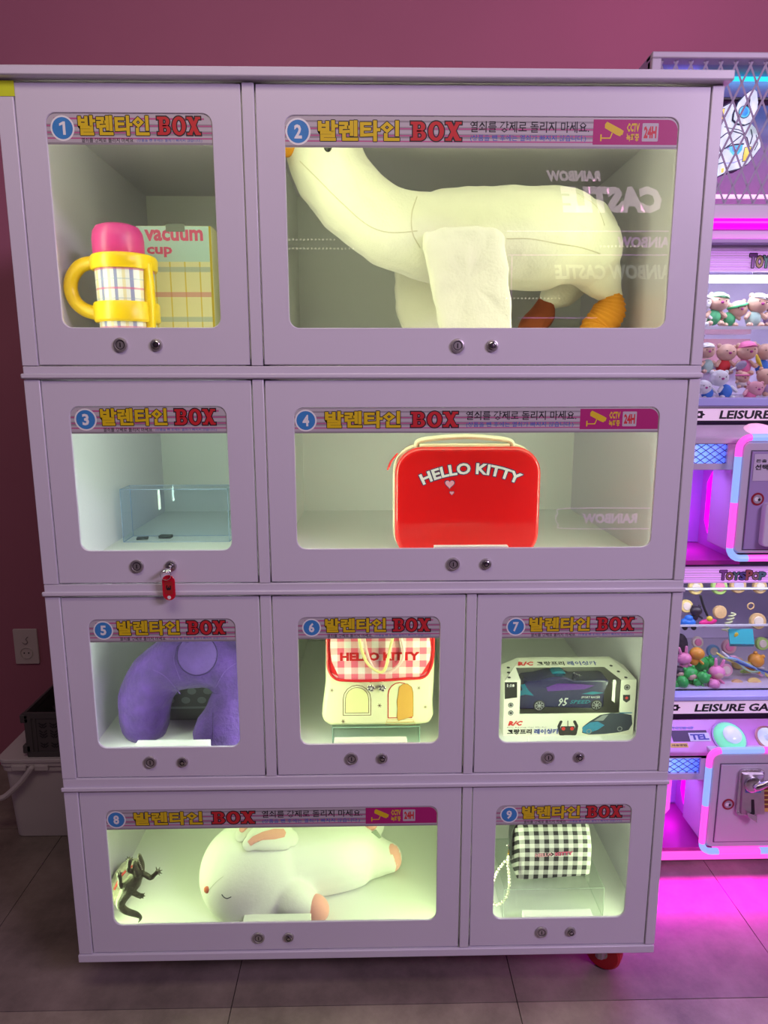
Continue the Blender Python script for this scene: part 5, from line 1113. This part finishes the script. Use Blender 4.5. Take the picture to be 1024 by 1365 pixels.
    L0 = rr(xd, za, x_r, zd, r, 5); n = len(L0); cycle = [NPK, NB_, NPK, NB_, NM]
    # dense points along the loop, coloured in stretches
    D_ = []
    for i in range(n):
        p, q = L0[i], L0[(i+1) % n]; d = math.hypot(q[0]-p[0], q[1]-p[1]); k2 = max(1, int(d/.02))
        for j in range(k2): D_.append((p[0]+(q[0]-p[0])*j/k2, p[1]+(q[1]-p[1])*j/k2))
    LW = .0095; N2 = len(D_); seg_ = 6; i = 0; ci = 0
    while i < N2:
        j = min(N2, i+seg_); P = [(D_[k3 % N2][0], YD-.002, D_[k3 % N2][1]) for k3 in range(i, j+1)]
        MB().sweep(P, LW, [NPK, NB_][ci % 2], 8, cap=False).build('light_frame', cm); i = j; ci += 1
    # recessed panel outline on the door
    xi = xm(957 if dk else 997, YD, (vd0+vd1)/2); zi1, zi0 = zw(vd0+19, YD), zw(vd1-(13 if dk else 12), YD)
    GV = mat('groove_grey', (.12, .10, .16), .5, var=0); f2 = F((0, YD-.0004, 0)); mb = MB(); mb.poly(f2, [(xi, zi0), (x_r-.04, zi0), (x_r-.04, zi1), (xi, zi1)], MLV if not dk else MW, .003, .003); mb.build('door_panel', dr, bevel=.001)
    mb = MB(); mb.stroke(f2, [(xi-.002, zi0-.002), (x_r-.04, zi0-.002), (x_r-.04, zi1+.002), (xi-.002, zi1+.002), (xi-.002, zi0-.002)], .0028, GV, .0003, rnd=False); mb.build('door_groove', dr, smooth=False)
    c = at(1009, 665, YD) if not dk else at(970, 1071, YD); fr3 = F((c.x, YD-.0035, c.z)); s = pxm(YD, 1); mb = MB(); mb.poly(fr3, circ(0, 0, 8.6*s, 24), mat('dark_red_sticker', (.30, .01, .03), .4, var=0), .001, .001); mb.poly(fr3, circ(0, 0, 6*s, 24), mat('sticker_grey', (.40, .36, .42), .4, var=0), .0014); mb.poly(fr3, circ(-1.5*s, 0, 3*s, 12), WHT, .0018); mb.poly(fr3, circ(1.9*s, -.6*s, 1.9*s, 12), DARK, .0022); mb.build('door_lock', dr, smooth=False)
    return YD, za, zd, x_r, dr, s
U = console(566, 583, 592, 618, 747, 0, 583, 744)
Lw = console(958, 1003, 1007, 1031, 1129, 1, 1000, 1134)
mbox('base_plinth', (MX0, YB+.03, .012), (MX1, .97, zw(1128, YB+.03)), MW)
mb = MB(); mb.box((MX0, YB+.018, .014), (MX1, YB+.03, zw(1130, YB+.02)), NPK); mb.build('base_light', cm)
mbox('chute_rail', (MX0+.02, YB+.1, zw(1119, YB+.1)), (xm(908, YB+.1, 1119), YB+.11, zw(1115, YB+.1)), mat('brass_strip', (.45, .25, .18), .3, .6), 0)
area('neon_light', (1.05, YB-.06, .05), (0, -.85, -.5), .7, .03, 3.6, (1, .0, .80)); area('neon_light', (1.15, YB-.08, .95), (-.05, -.75, -.65), .3, .5, 4.0, (.48, .32, 1))
# details on the upper coin door: notice and card reader
YD, za, zd, x_r, dr, s = U
def T(mb, body, u0, v0, u1, v1, Y, m, off=.02, n=.0004, res=1): a = at(u0, v1, Y); b = at(u1, v0, Y); mb.text(F((0, Y, 0)), body, a.x, a.z, b.x, b.z, m, off, n, 0, res)
mb = MB(); p0, p1 = at(1003, 641, YD-.004), at(1075, 605, YD-.004); mb.poly(F((0, YD-.004, 0)), [(p0.x, p0.z), (p1.x, p0.z), (p1.x, p1.z), (p0.x, p1.z)], mat('notice_lilac', (.62, .55, .68), .4, var=0), .0004)
T(mb, '돈을 넣고', 1008, 612, 1040, 616.5, YD-.0045, DARK); T(mb, '선택한', 1006.5, 619, 1034, 626.5, YD-.0045, DARK, .03); mb.build('door_notice', dr, smooth=False)
p0, p1 = at(1015, 729, YD-.02), at(1060, 671, YD-.02); o = MB().poly(F((0, YD-.024, 0)), rr(p0.x, p0.z, p1.x, p1.z, .012, 4), mat('reader_white', (.68, .62, .74), .3), 0, .024).build('card_reader', dr, bevel=.003)
# chrome coin mechanism on the lower door
YD, za, zd, x_r, dr, s = Lw
def coin_mech():
    Yc = YD-.012; fr = F((0, Yc, 0)); Q = lambda P: [(at(u, v, Yc).x, at(u, v, Yc).z) for u, v in P]; mb = MB(); P0 = Q([(981, 1087), (1020, 1026)])
    mb.poly(fr, rr(P0[0][0], P0[0][1], P0[1][0], P0[1][1], .012, 4), CHROME, 0, .010); mb.poly(fr, Q([(987, 1084), (1018, 1084), (1017, 1031), (990, 1031)]), STEEL, .006, .006)
    c = Q([(1001, 1043)])[0]; mb.lathe((c[0], Yc-.004, c[1]), (0, -1, 0), [(.024, 0), (.024, .010), (.019, .013), (.006, .013)], CHROME, 28)
    mb.sweep([(Q([(1005, 1045)])[0][0], Yc-.016, Q([(1005, 1045)])[0][1]), (Q([(1022, 1037)])[0][0], Yc-.022, Q([(1022, 1037)])[0][1])], [.012, .008], CHROME, 12)
    mb.poly(fr, Q([(1000, 1082), (1005, 1083), (1004, 1064), (1000, 1064)]), DARK, .0065, .0005)
    mb.poly(fr, Q([(992, 1078), (1005, 1083), (1005, 1092), (993, 1084)]), CHROME, .018, .016)
    for u, v in ((985, 1083), (1013, 1083), (991, 1034)): q = Q([(u, v)])[0]; mb.lathe((q[0], Yc, q[1]), (0, -1, 0), [(.0035, 0), (.003, .002), (.001, .003)], STEEL, 10)
    mb.build('coin_mechanism', dr, bevel=.001)
    m = MB(); m.poly(fr, Q([(992, 1050), (1013, 1050), (1013, 1055), (992, 1055)]), mat('blue_tag', (.12, .3, .6), .4, var=0), .0068); m.build('blue_strip', dr, smooth=False)
    m = MB(); m.poly(fr, Q([(1016, 1082), (1040, 1082), (1040, 1046), (1018, 1046)]), mat('yellow_label', (.70, .52, .10), .45, var=0), .0, .001); 
    for i in range(5): m.poly(fr, Q([(1018, 1053+6*i), (1040, 1053+6*i), (1040, 1049+6*i), (1018, 1049+6*i)]), mat('brown_print', (.22, .05, .03), .5, var=0), .0005)
    m.build('price_label', dr, smooth=False)
coin_mech()
# buttons and stickers on the lower console
def on_console(u, v, lift=0):
    z1_, z0_ = zw(958, YW-.02), zw(1003, YB); k_ = (z1_-z0_)/(YW-.02-YB)
    d = FW+RT*((u-512)/FPX)-UP*((v-682.5)/FPX)        # z = z0 + k (y - YB)
    t = (z0_-CP.z+k_*(CP.y-YB))/(d.z-k_*d.y); return CP+d*t, V((0, -k_, 1)).normalized()
c, nn = on_console(972, 984); s = pxm(.46, .4)
GRN = mat('green_button', (.25, .85, .45), .3, var=.05, em=.45, emc=(.15, .9, .4)); CLB = mat('clear_button', (.70, .85, .85), .15, var=0, em=.2, emc=(.6, .9, .9))
o = MB().lathe(c, nn, [(21*s, 0), (21*s, .006), (18*s, .016), (11*s, .024), (10*s, .025)], GRN, 36).build('push_button', cm); MB().lathe(c, nn, [(12*s, .020), (12*s, .028), (9*s, .033), (4*s, .035)], CLB, 28).build('button_cap', o); MB().lathe(c, nn, [(23*s, -.002), (23*s, .004), (21*s, .005)], mat('machine_lavender'), 36).build('button_ring', o)
c, nn = on_console(1024, 984); o = MB().lathe(c, nn, [(14*s, 0), (14*s, .004), (6*s, .006), (4*s, .02), (5*s, .035), (8*s, .05), (8.5*s, .065), (6*s, .077), (2*s, .082)], CLB, 24).build('joystick', cm); MB().lathe(c, nn, [(17*s, -.002), (17*s, .002), (14*s, .003)], mat('brass_strip'), 28).build('joystick_ring', o)
def ctext(body, u0, v0, u1, v1, m, off=.03, name='console_sticker', bg=None):
    a = on_console(u0, v1)[0]; b = on_console(u1, v1)[0]; c = on_console(u0, v0)[0]; nn = on_console(u0, v1)[1]; ex = V((1, 0, 0)); ey = nn.cross(ex); fr = F(a, ex, ey); w_ = (b-a).length; h = (c-a).length; mb = MB()
    if bg: mb.poly(fr, [(-.004, -.004), (w_+.004, -.004), (w_+.004, h+.004), (-.004, h+.004)], bg, .0006)
    if body: mb.text(fr, body, 0, 0, w_, h, m, off, .0012, 0, 1)
    mb.build(name, cm, smooth=False)
YLB = mat('yellow_label')
ctext('', 899, 976, 944, 987, DARK, bg=mat('plate_dark', (.05, .03, .06), .4, var=0)); ctext('TEL', 922, 979, 946, 986.5, mat('blue_ink'), .05, bg=mat('plate_pale', (.60, .68, .72), .4, var=.1))
ctext('사용방법', 896, 992.5, 916, 995, DARK, .02, bg=YLB); ctext('TOYSPOP', 896, 969, 926, 972.5, mat('letter_3'), .05)
p0 = at(1010, 578, YB+.05); o = MB().lathe((p0.x, YB+.05, zw(579, YB+.05)), (0, -.25, 1), [(.045, 0), (.045, .008), (.030, .022), (.022, .025)], mat('lit_pink_button', (.9, .6, .8), .3, var=.1, em=.6, emc=(1, .45, .75)), 28).build('push_button', cm)
area('neon_light', (.95, .0, 1.9), (.2, .9, -.3), .2, .2, .0001, (1, 1, 1)) if False else None
# ---------------- plush toys in the upper deck
FUR = mat('tan_fur', (.74, .47, .36), .85, var=.06, bump=.3, bs=120, sheen=.3); FURW = mat('white_fur', (.82, .82, .86), .85, var=.03, bump=.3, bs=120, sheen=.3); NOSE = mat('plum_nose', (.45, .05, .28), .6, var=0); EYE = mat('eye_black', (.02, .015, .02), .4, var=0)
def toy(u, v, r, Y, ub, vb, cloth, capc, label, fur=FUR, tilt=0, kind='cap', group='plush toys in the upper deck'):
    s = pxm(Y, 1.6); h = at(u, v, Y); b = at(ub, vb, Y+.005); R = r*s
    t = thing('stuffed_toy', label, 'plush toy', (b.x, Y, b.z-R*.8), group)
    T_ = Matrix.Rotation(R_(tilt), 3, 'Y'); P = lambda x, y, z: h+T_ @ V((x*R, y*R, z*R))
    MB().ell(h, (R, R*.88, R*.88), fur, 16, 10, T_).build('head', t)
    cl = mat(*cloth); bb = MB(); bb.ell(b, (R*.72, R*.65, R*.80), cl, 14, 8); bb.build('body', t)
    for sx in (-1, 1):
        MB().ell(P(sx*.80, .1, .62), (R*.26, R*.2, R*.26), fur, 8, 6).build('ear', t)
        MB().sweep([b+V((sx*R*.55, -R*.2, R*.45)), b+V((sx*R*.95, -R*.45, R*.05))], [R*.22, R*.2], fur, 8).build('arm', t)
        MB().ell(b+V((sx*R*.55, -R*.5, -R*.62)), (R*.30, R*.38, R*.26), fur, 8, 6).build('foot', t)
    MB().ell(P(0, -.86, -.08), (R*.17, R*.1, R*.13), NOSE, 8, 6).build('nose', t)
    m = MB()
    for sx in (-1, 1): m.ell(P(sx*.36, -.82, .12), R*.065, EYE, 6, 4)
    m.build('eyes', t)
    if capc:
        cp_ = mat(*capc)
        if kind == 'cap': m = MB(); m.ell(P(0, .05, .38), (R*.92, R*.86, R*.62), cp_, 16, 8, T_); m.sweep([P(-.7, -.5, .42), P(0, -.98, .50), P(.7, -.5, .42)], R*.12, cp_, 8, k=3, flat=.5); m.build('cap', t)
        else: m = MB(); m.torus(P(0, 0, .30), R*.95, R*.13, cp_, F((0, 0, 0), T_ @ V((1, 0, 0)), T_ @ V((0, 1, 0))), 20, 6); m.build('headband', t)
GC = ('green_cloth', (.10, .50, .22), .7); TC_ = ('pale_teal_cloth', (.50, .72, .66), .7); RC = ('red_cloth', (.72, .04, .05), .7); PC = ('pink_cloth', (.88, .22, .48), .7); BC = ('blue_cloth', (.06, .22, .75), .7); WC = ('white_cloth', (.85, .85, .85), .7); LC = ('lilac_cloth', (.55, .40, .70), .7); GW = ('light_green_cloth', (.30, .66, .38), .7)
YT = YW+.12
for a in (
 (958, 403, 13.5, YT, 951, 423, GC, GW, 'tan plush toy in green cap and vest, leftmost on the clear shelf', FUR, 8),
 (984, 412, 12.5, YT+.01, 971, 426, GC, GC, 'tan plush toy reclining with green headband, second on the clear shelf', FUR, -14, 'band'),
 (1011, 405, 14, YT-.005, 1004, 425, TC_, WC, 'tan plush toy in white cap and pale teal shirt on the clear shelf', FUR, 12),
 (936, 404, 12, YT, 934, 425, WC, WC, 'pale plush toy peeking out beside the cabinet edge on the clear shelf', FURW, 0),
 (1034, 405, 14, YT+.02, 1028, 425, LC, None, 'tan plush toy with lilac clothes at the frame edge on the clear shelf', FUR, 0),
 (942, 468, 11.5, YT, 943, 488, TC_, WC, 'tan plush toy with white cap and pale teal bib in second row', FUR, 0),
 (968.5, 470, 13, YT, 964, 488, RC, None, 'bareheaded tan plush toy with red shirt in second row', FUR, 5),
 (996, 468, 13.5, YT-.01, 991, 489, PC, PC, 'tan plush toy in pink cap holding a racket in second row', FUR, -5),
 (1020, 469, 12.5, YT+.02, 1016, 489, BC, None, 'tan plush toy with blue shirt near frame edge in second row', FUR, 0),
 (959, 504, 12.5, YW+.07, 967, 522, BC, None, 'white plush toy wearing blue trousers at the bottom of the pile', FURW, 0),
 (938, 516, 11, YW+.07, 943, 524, BC, None, 'white plush toy with round ears, low beside the cabinet edge', FURW, 10),
 (990, 503, 9, YW+.10, 988, 510, WC, PC, 'tan plush toy looking out of a pink ring hood', FUR, 0, 'band'),
 (1007, 518, 11.5, YW+.07, 1000, 526, PC, None, 'pink tinged plush toy lying at the bottom right of the pile', ('x'), 0),
 (1021, 502, 12, YW+.10, 1024, 518, LC, None, 'tan plush toy on its side near frame edge at pile bottom', FUR, 20)):
    a = list(a)
    if a[9] == 'x': a[9] = mat('rose_fur', (.80, .40, .48), .85, var=.05, bump=.3, bs=120)
    toy(*a)
m = MB(); p = at(988, 487, YT-.045); m.ell(p, (.018, .003, .012), mat('racket_grey', (.35, .30, .45), .5, var=.2, vs=400), 12, 6, Matrix.Rotation(R_(-25), 3, 'Y')); m.sweep([p+V((-.015, 0, -.006)), p+V((-.03, 0, -.014))], .0025, WHT, 6); tag(m.build('toy_racket', origin=p), 'tiny grey toy racket held by the pink capped plush', 'racket')
m = MB(); m.sweep([at(1009, 474, YT-.04), at(1011, 481, YT-.042), at(1015, 488, YT-.04)], [.0035, .006, .003], mat('banana_yellow', (.85, .65, .05), .5), 8, k=3); tag(m.build('toy_banana', origin=at(1011, 481, YT-.04)), 'small yellow toy banana beside the pink capped plush', 'toy')
m = MB(); p = at(952, 461, .9); m.box((p.x-.10, .90, zs-.10), (p.x+.12, .94, zs-.012), mat('pink_carton', (.70, .35, .40), .5)); tag(m.build('small_carton', origin=(p.x, .92, zs-.10)), 'pink carton at the back below the clear shelf', 'box')
# ---------------- small prizes in the lower deck
zf = ZL[0]
def disc(u, v, r, Y, m, label, rim=None, face=None):
    s = pxm(Y, .8); c = at(u, v, Y); t = thing('round_charm', label, 'charm', (c.x, Y, c.z-r*s), 'charms in the lower deck')
    ax = V((0, -1, .25)); MB().lathe(c, ax, [(r*s, -.006), (r*s, .002), (r*s*.92, .005), (r*s*.4, .006)], m, 20).build('charm_body', t)
    if face: MB().lathe(c+ax.normalized()*.0055, ax, [(r*s*.62, 0), (r*s*.55, .002), (.001, .0025)], face, 16).build('charm_face', t)
CK = mat('cookie_tan', (.72, .48, .22), .6, var=.15, vs=120); CY_ = mat('cookie_yellow', (.85, .66, .22), .5, var=.1); GS = mat('lime_plastic', (.45, .72, .18), .4); CRM_ = mat('cream_face', (.85, .75, .62), .5); PKF = mat('pink_face', (.85, .25, .45), .5)
for a in ((927.5, 783, 10, YW+.15, CY_, 'yellow round charm on the top shelf, nearest the cabinet', None, CRM_), (959, 782, 11, YW+.15, GS, 'lime green round charm with pink middle on the top shelf', None, PKF), (984, 780, 11, YW+.15, CK, 'tan ring shaped charm on the top shelf', None, mat('lilac_face', (.6, .5, .8), .5)), (1013, 782, 9.5, YW+.15, CK, 'brown biscuit charm with cream face on the top shelf', None, CRM_),
          (960, 816, 9, YW+.12, CK, 'plain brown biscuit charm on the middle shelf'), (1010.5, 828, 11, YW+.12, CK, 'biscuit charm with pale bear face on the middle shelf', None, CRM_), (915, 808, 9, YW+.14, CY_, 'orange yellow charm on the middle shelf beside cabinet edge', None, CRM_), (983, 915, 10, YW+.06, CK, 'biscuit disc lying low at the window, left one', None, CY_), (1006, 914, 11, YW+.06, CY_, 'embossed yellow biscuit disc low at the window, right one', None, CK),
          (968, 893, 9, YW+.08, mat('wafer_pink', (.80, .45, .50), .5), 'pink wafer disc leaning behind the pink rabbit figure', None, CRM_), (984, 884, 8, YW+.16, CY_, 'small yellow disc under the cord straps'), (951, 868, 9, YW+.17, mat('sky_disc', (.25, .50, .80), .4), 'sky blue disc behind the frog heap', None, CRM_), (972, 862, 10, YW+.19, mat('wafer_pink'), 'pink disc at the back left of the turquoise box', None, PKF), (1016, 858, 9, YW+.17, GS, 'lime disc right of the turquoise box', None, CRM_), (930, 856, 8, YW+.19, CRM_, 'cream disc at the back above the orange figure', None, PKF), (994, 900, 8, YW+.13, GS, 'small lime disc between the two biscuit discs')): disc(*a)
m = MB(); m.torus(at(1001, 808, YW+.12), .010, .0022, CK, F((0, 0, 0))); tag(m.build('cream_ring', origin=at(1001, 812, YW+.12)), 'cream key ring standing over the bear biscuit charm', 'ring')
def critter(u, v, r, Y, col, face, label, ears='round', tilt=0):
    s = pxm(Y, .7); c = at(u, v, Y); R = r*s; t = thing('vinyl_figure', label, 'figurine', (c.x, Y, max(zf, c.z-R*1.6)), 'vinyl figures in the lower deck'); m_ = mat(*col); T_ = Matrix.Rotation(R_(tilt), 3, 'Y'); P = lambda x, y, z: c+T_ @ V((x*R, y*R, z*R))
    MB().ell(c, (R, R*.85, R*.85), m_, 16, 10, T_).build('hood', t)
    if face: MB().ell(P(0, -.42, -.12), (R*.66, R*.5, R*.56), mat(*face), 12, 8, T_).build('face', t)
    MB().ell(P(-.1, .1, -1.15), (R*.62, R*.5, R*.68), m_, 12, 8, T_).build('body', t)
    for sx in (-1, 1):
        if ears == 'round': MB().ell(P(sx*.55, 0, .78), R*.26, m_, 8, 6).build('ear', t)
        elif ears == 'long': MB().sweep([P(sx*.35, 0, .7), P(sx*.5, 0, 1.6)], [R*.22, R*.18], m_, 8).build('ear', t)
        MB().sweep([P(sx*.5, -.1, -.9), P(sx*.95, -.3, -1.2)], R*.18, m_, 6).build('arm', t)
GRV = ('green_vinyl', (.05, .55, .10), .3); PKV = ('pink_vinyl', (.88, .30, .55), .35); ORV = ('orange_vinyl', (.85, .40, .05), .35); FCV = ('vinyl_skin', (.80, .52, .42), .4); BKV = ('black_vinyl', (.03, .02, .04), .4)
for a in ((929.5, 871, 10, YW+.09, ORV, None, 'orange figure with dark antennae above the green frogs', 'none', 10), (912, 878, 10, YW+.08, PKV, None, 'pink rabbit figure beside the cabinet edge', 'long', -10), (934, 884, 11, YW+.11, GRV, None, 'bright green frog figure at the top of the frog heap', 'round', 15), (947, 883, 9, YW+.12, GRV, None, 'green frog figure leaning right behind the pink hood', 'round', 30),
          (920, 898, 10.5, YW+.06, GRV, FCV, 'green frog hooded figure with skin coloured face on the left', 'round', -15), (938, 903, 9, YW+.04, GRV, None, 'green frog figure lying low in the middle of the heap', 'round', 40), (956, 896, 11, YW+.06, PKV, FCV, 'pink rabbit hooded figure with a face right of the frogs', 'long', 8), (910, 909, 9, YW+.035, GRV, None, 'green frog figure lowest beside the cabinet edge', 'none', 60), (952, 912, 8, YW+.03, PKV, None, 'small pink figure low at the window glass', 'none', 0), (905, 895, 9, YW+.07, BKV, FCV, 'dark hooded figure half hidden by the cabinet edge', 'none', 0), (1008, 880, 11, YW+.09, ORV, None, 'orange figure with round ears at the right end', 'round', 25), (928, 814, 8, YW+.13, BKV, None, 'black figure on the middle shelf', 'round', 0)): critter(*a)
m = MB(); random.seed(11)
for i, (cn, cc, lb) in enumerate((('cord_blue', (.30, .55, .85), 'sky blue'), ('cord_yellow', (.80, .78, .20), 'yellow'), ('cord_white', (.85, .85, .85), 'white'), ('cord_green', (.45, .75, .45), 'mint green'), ('cord_pink', (.85, .45, .6), 'pink'), ('cord_navy', (.06, .12, .4), 'navy blue'))):
    cl = mat(cn, cc, .4); q = random.random()
    tag(MB().sweep([at(955+14*random.random(), 868+10*random.random(), YW+.08), at(975+8*random.random(), 872+12*random.random(), YW+.06+.02*q), at(995+8*random.random(), 884+16*random.random(), YW+.06+.03*q), at(1015+12*random.random(), 890+14*random.random(), YW+.09)], .0035, cl, 8, k=5).build('cord', origin=at(990, 890, YW+.09)), lb+' cord strap in the heap right of the figures', 'cord', 'cord straps in the lower deck')
def prize(name, label, cat, build, o): m = MB(); build(m); tag(m.build(name, origin=o, bevel=.001), label, cat)
c = at(988, 850, YW+.10); Mx = Matrix.Translation(c) @ Matrix.Rotation(R_(-8), 4, 'Y') @ Matrix.Rotation(R_(-22), 4, 'Z') @ Matrix.Rotation(R_(-35), 4, 'X')
prize('gift_box', 'turquoise little box with a yellow moon on it', 'box', lambda m: (m.box((-.034, -.018, -.024), (.034, .018, .024), mat('turquoise_card', (.03, .50, .62), .4), Mx), m.ell(Mx @ V((-.014, -.019, .004)), (.007, .002, .009), mat('banana_yellow'), 10, 6)), c)
c = at(917, 830, YW+.12); prize('toy_car_charm', 'blue toy car charm on the middle shelf beside cabinet edge', 'charm', lambda m: (m.ell(c, (.026, .014, .016), mat('charm_blue', (.03, .20, .75), .3), 14, 8), m.ell(c+V((.002, 0, .014)), (.014, .011, .012), mat('charm_blue'), 12, 8), m.cyl(c+V((-.014, -.016, -.012)), c+V((-.014, -.008, -.012)), .008, BLACKP, 12), m.cyl(c+V((.014, -.016, -.012)), c+V((.014, -.008, -.012)), .008, BLACKP, 12)), c)
c = at(944, 829, YW+.12); prize('pink_charm', 'hot pink winged charm on the middle shelf', 'charm', lambda m: (m.ell(c, (.030, .010, .010), mat('hot_pink', (.85, .03, .30), .35), 12, 8, Matrix.Rotation(R_(-8), 3, 'Y')), m.ell(c+V((.002, -.004, .012)), (.010, .008, .009), mat('banana_yellow'), 10, 6), m.ell(c+V((-.012, 0, -.010)), (.014, .008, .007), mat('hot_pink'), 10, 6)), c)
c = at(972, 830, YW+.11); prize('spiral_cord', 'pale yellow spiral cord hanging from a hook', 'cord', lambda m: m.sweep([c+V((.010*cos(i*.9)+.0006*(i-20)+0, .004*sin(i*.9), .0016*(i-18))) for i in range(38)], .0024, mat('pale_spiral', (.72, .78, .45), .35), 6), c)
c = at(940, 806, YW+.13); prize('black_strap', 'black strap with chrome hook above the pink charm', 'strap', lambda m: m.sweep([at(934, 794, YW+.13), at(938, 808, YW+.13), at(943, 820, YW+.13)], .004, BLACKP, 8, k=3), c)
c = at(905, 862, YW+.13); prize('black_pouch', 'black padded pouch behind the pink rabbit figure', 'pouch', lambda m: m.ell(c, (.030, .015, .045), mat('black_quilt', (.03, .025, .05), .6, bump=1, bs=60), 14, 10), c)
# ================================================================== NEON SIGNS ACROSS THE ROOM, seen as reflections in the glass
YR = 3.2
def refl(u, v): p = at(u, v, YR); return p
def far_sign():
    c = refl(800, 260); t = thing('shop_sign', 'large glowing pink lettered sign opposite the cabinet, mirrored in window two', 'sign', (c.x, -YR, c.z)); SGN = mat('glow_pinkwhite', (.9, .7, .85), .4, var=0, em=3.6, emc=(1, .72, .88)); GLV = mat('glow_violet', (.8, .4, .9), .4, var=0, em=3.0, emc=(.85, .35, 1)); GR_ = mat('glow_greywhite', (.8, .8, .75), .4, var=0, em=1.6, emc=(.9, .92, .82))
    mb = MB()
    def RTx(body, u0, v0, u1, v1, m, off=.05, sh=.2):       # u0 is the right hand end in the mirror image
        a = refl(u1, v1); b = refl(u0, v0); fr = F((a.x, -YR+.03, a.z), (-1, 0, 0), (0, 0, 1)); mb.text(fr, body, 0, 0, a.x-b.x, b.z-a.z, m, off, 0, sh, 2)
    RTx('RAINBOW', 727, 228, 800, 243, SGN, .06); RTx('CASTLE', 746, 249, 880, 285, SGN, .07); RTx('RAINBOW', 822, 316, 900, 331, GLV, .04, 0); RTx('RAINBOW CASTLE', 738, 353, 905, 373, GR_, .04); RTx('RAINBOW', 776, 684, 848, 697, GLV, .05, 0)
    mb.build('sign_letters', t, smooth=False); mb = MB()
    P3 = lambda u, v: (refl(u, v).x, -YR+.03, refl(u, v).z)
    for a, b in (((676, 309), (905, 309)), ((678, 340.5), (905, 340.5)), ((682, 341), (680, 437)), ((690, 424), (795, 424))): mb.sweep([P3(*a), P3(*b)], .0035, GLV, 6)
    mb.sweep([P3(890, 677), P3(755, 677), P3(743, 684), P3(740, 691), P3(744, 699), P3(755, 704), P3(890, 704)], .004, GLV, 6, k=3)
    mb.build('neon_outline', t)
    mb = MB()
    for v, u0, u1 in ((320, 386, 455), (332, 386, 478), (329, 800, 860), (398, 675, 752)):
        n = int((u1-u0)/5)
        for i in range(n): mb.ell(P3(u0+5*i, v), .006, mat('fairy_bulb', (.9, .9, .7), .4, var=0, em=6, emc=(1, .95, .75)), 6, 4)
    mb.build('fairy_lights', t, kind='stuff')
far_sign()
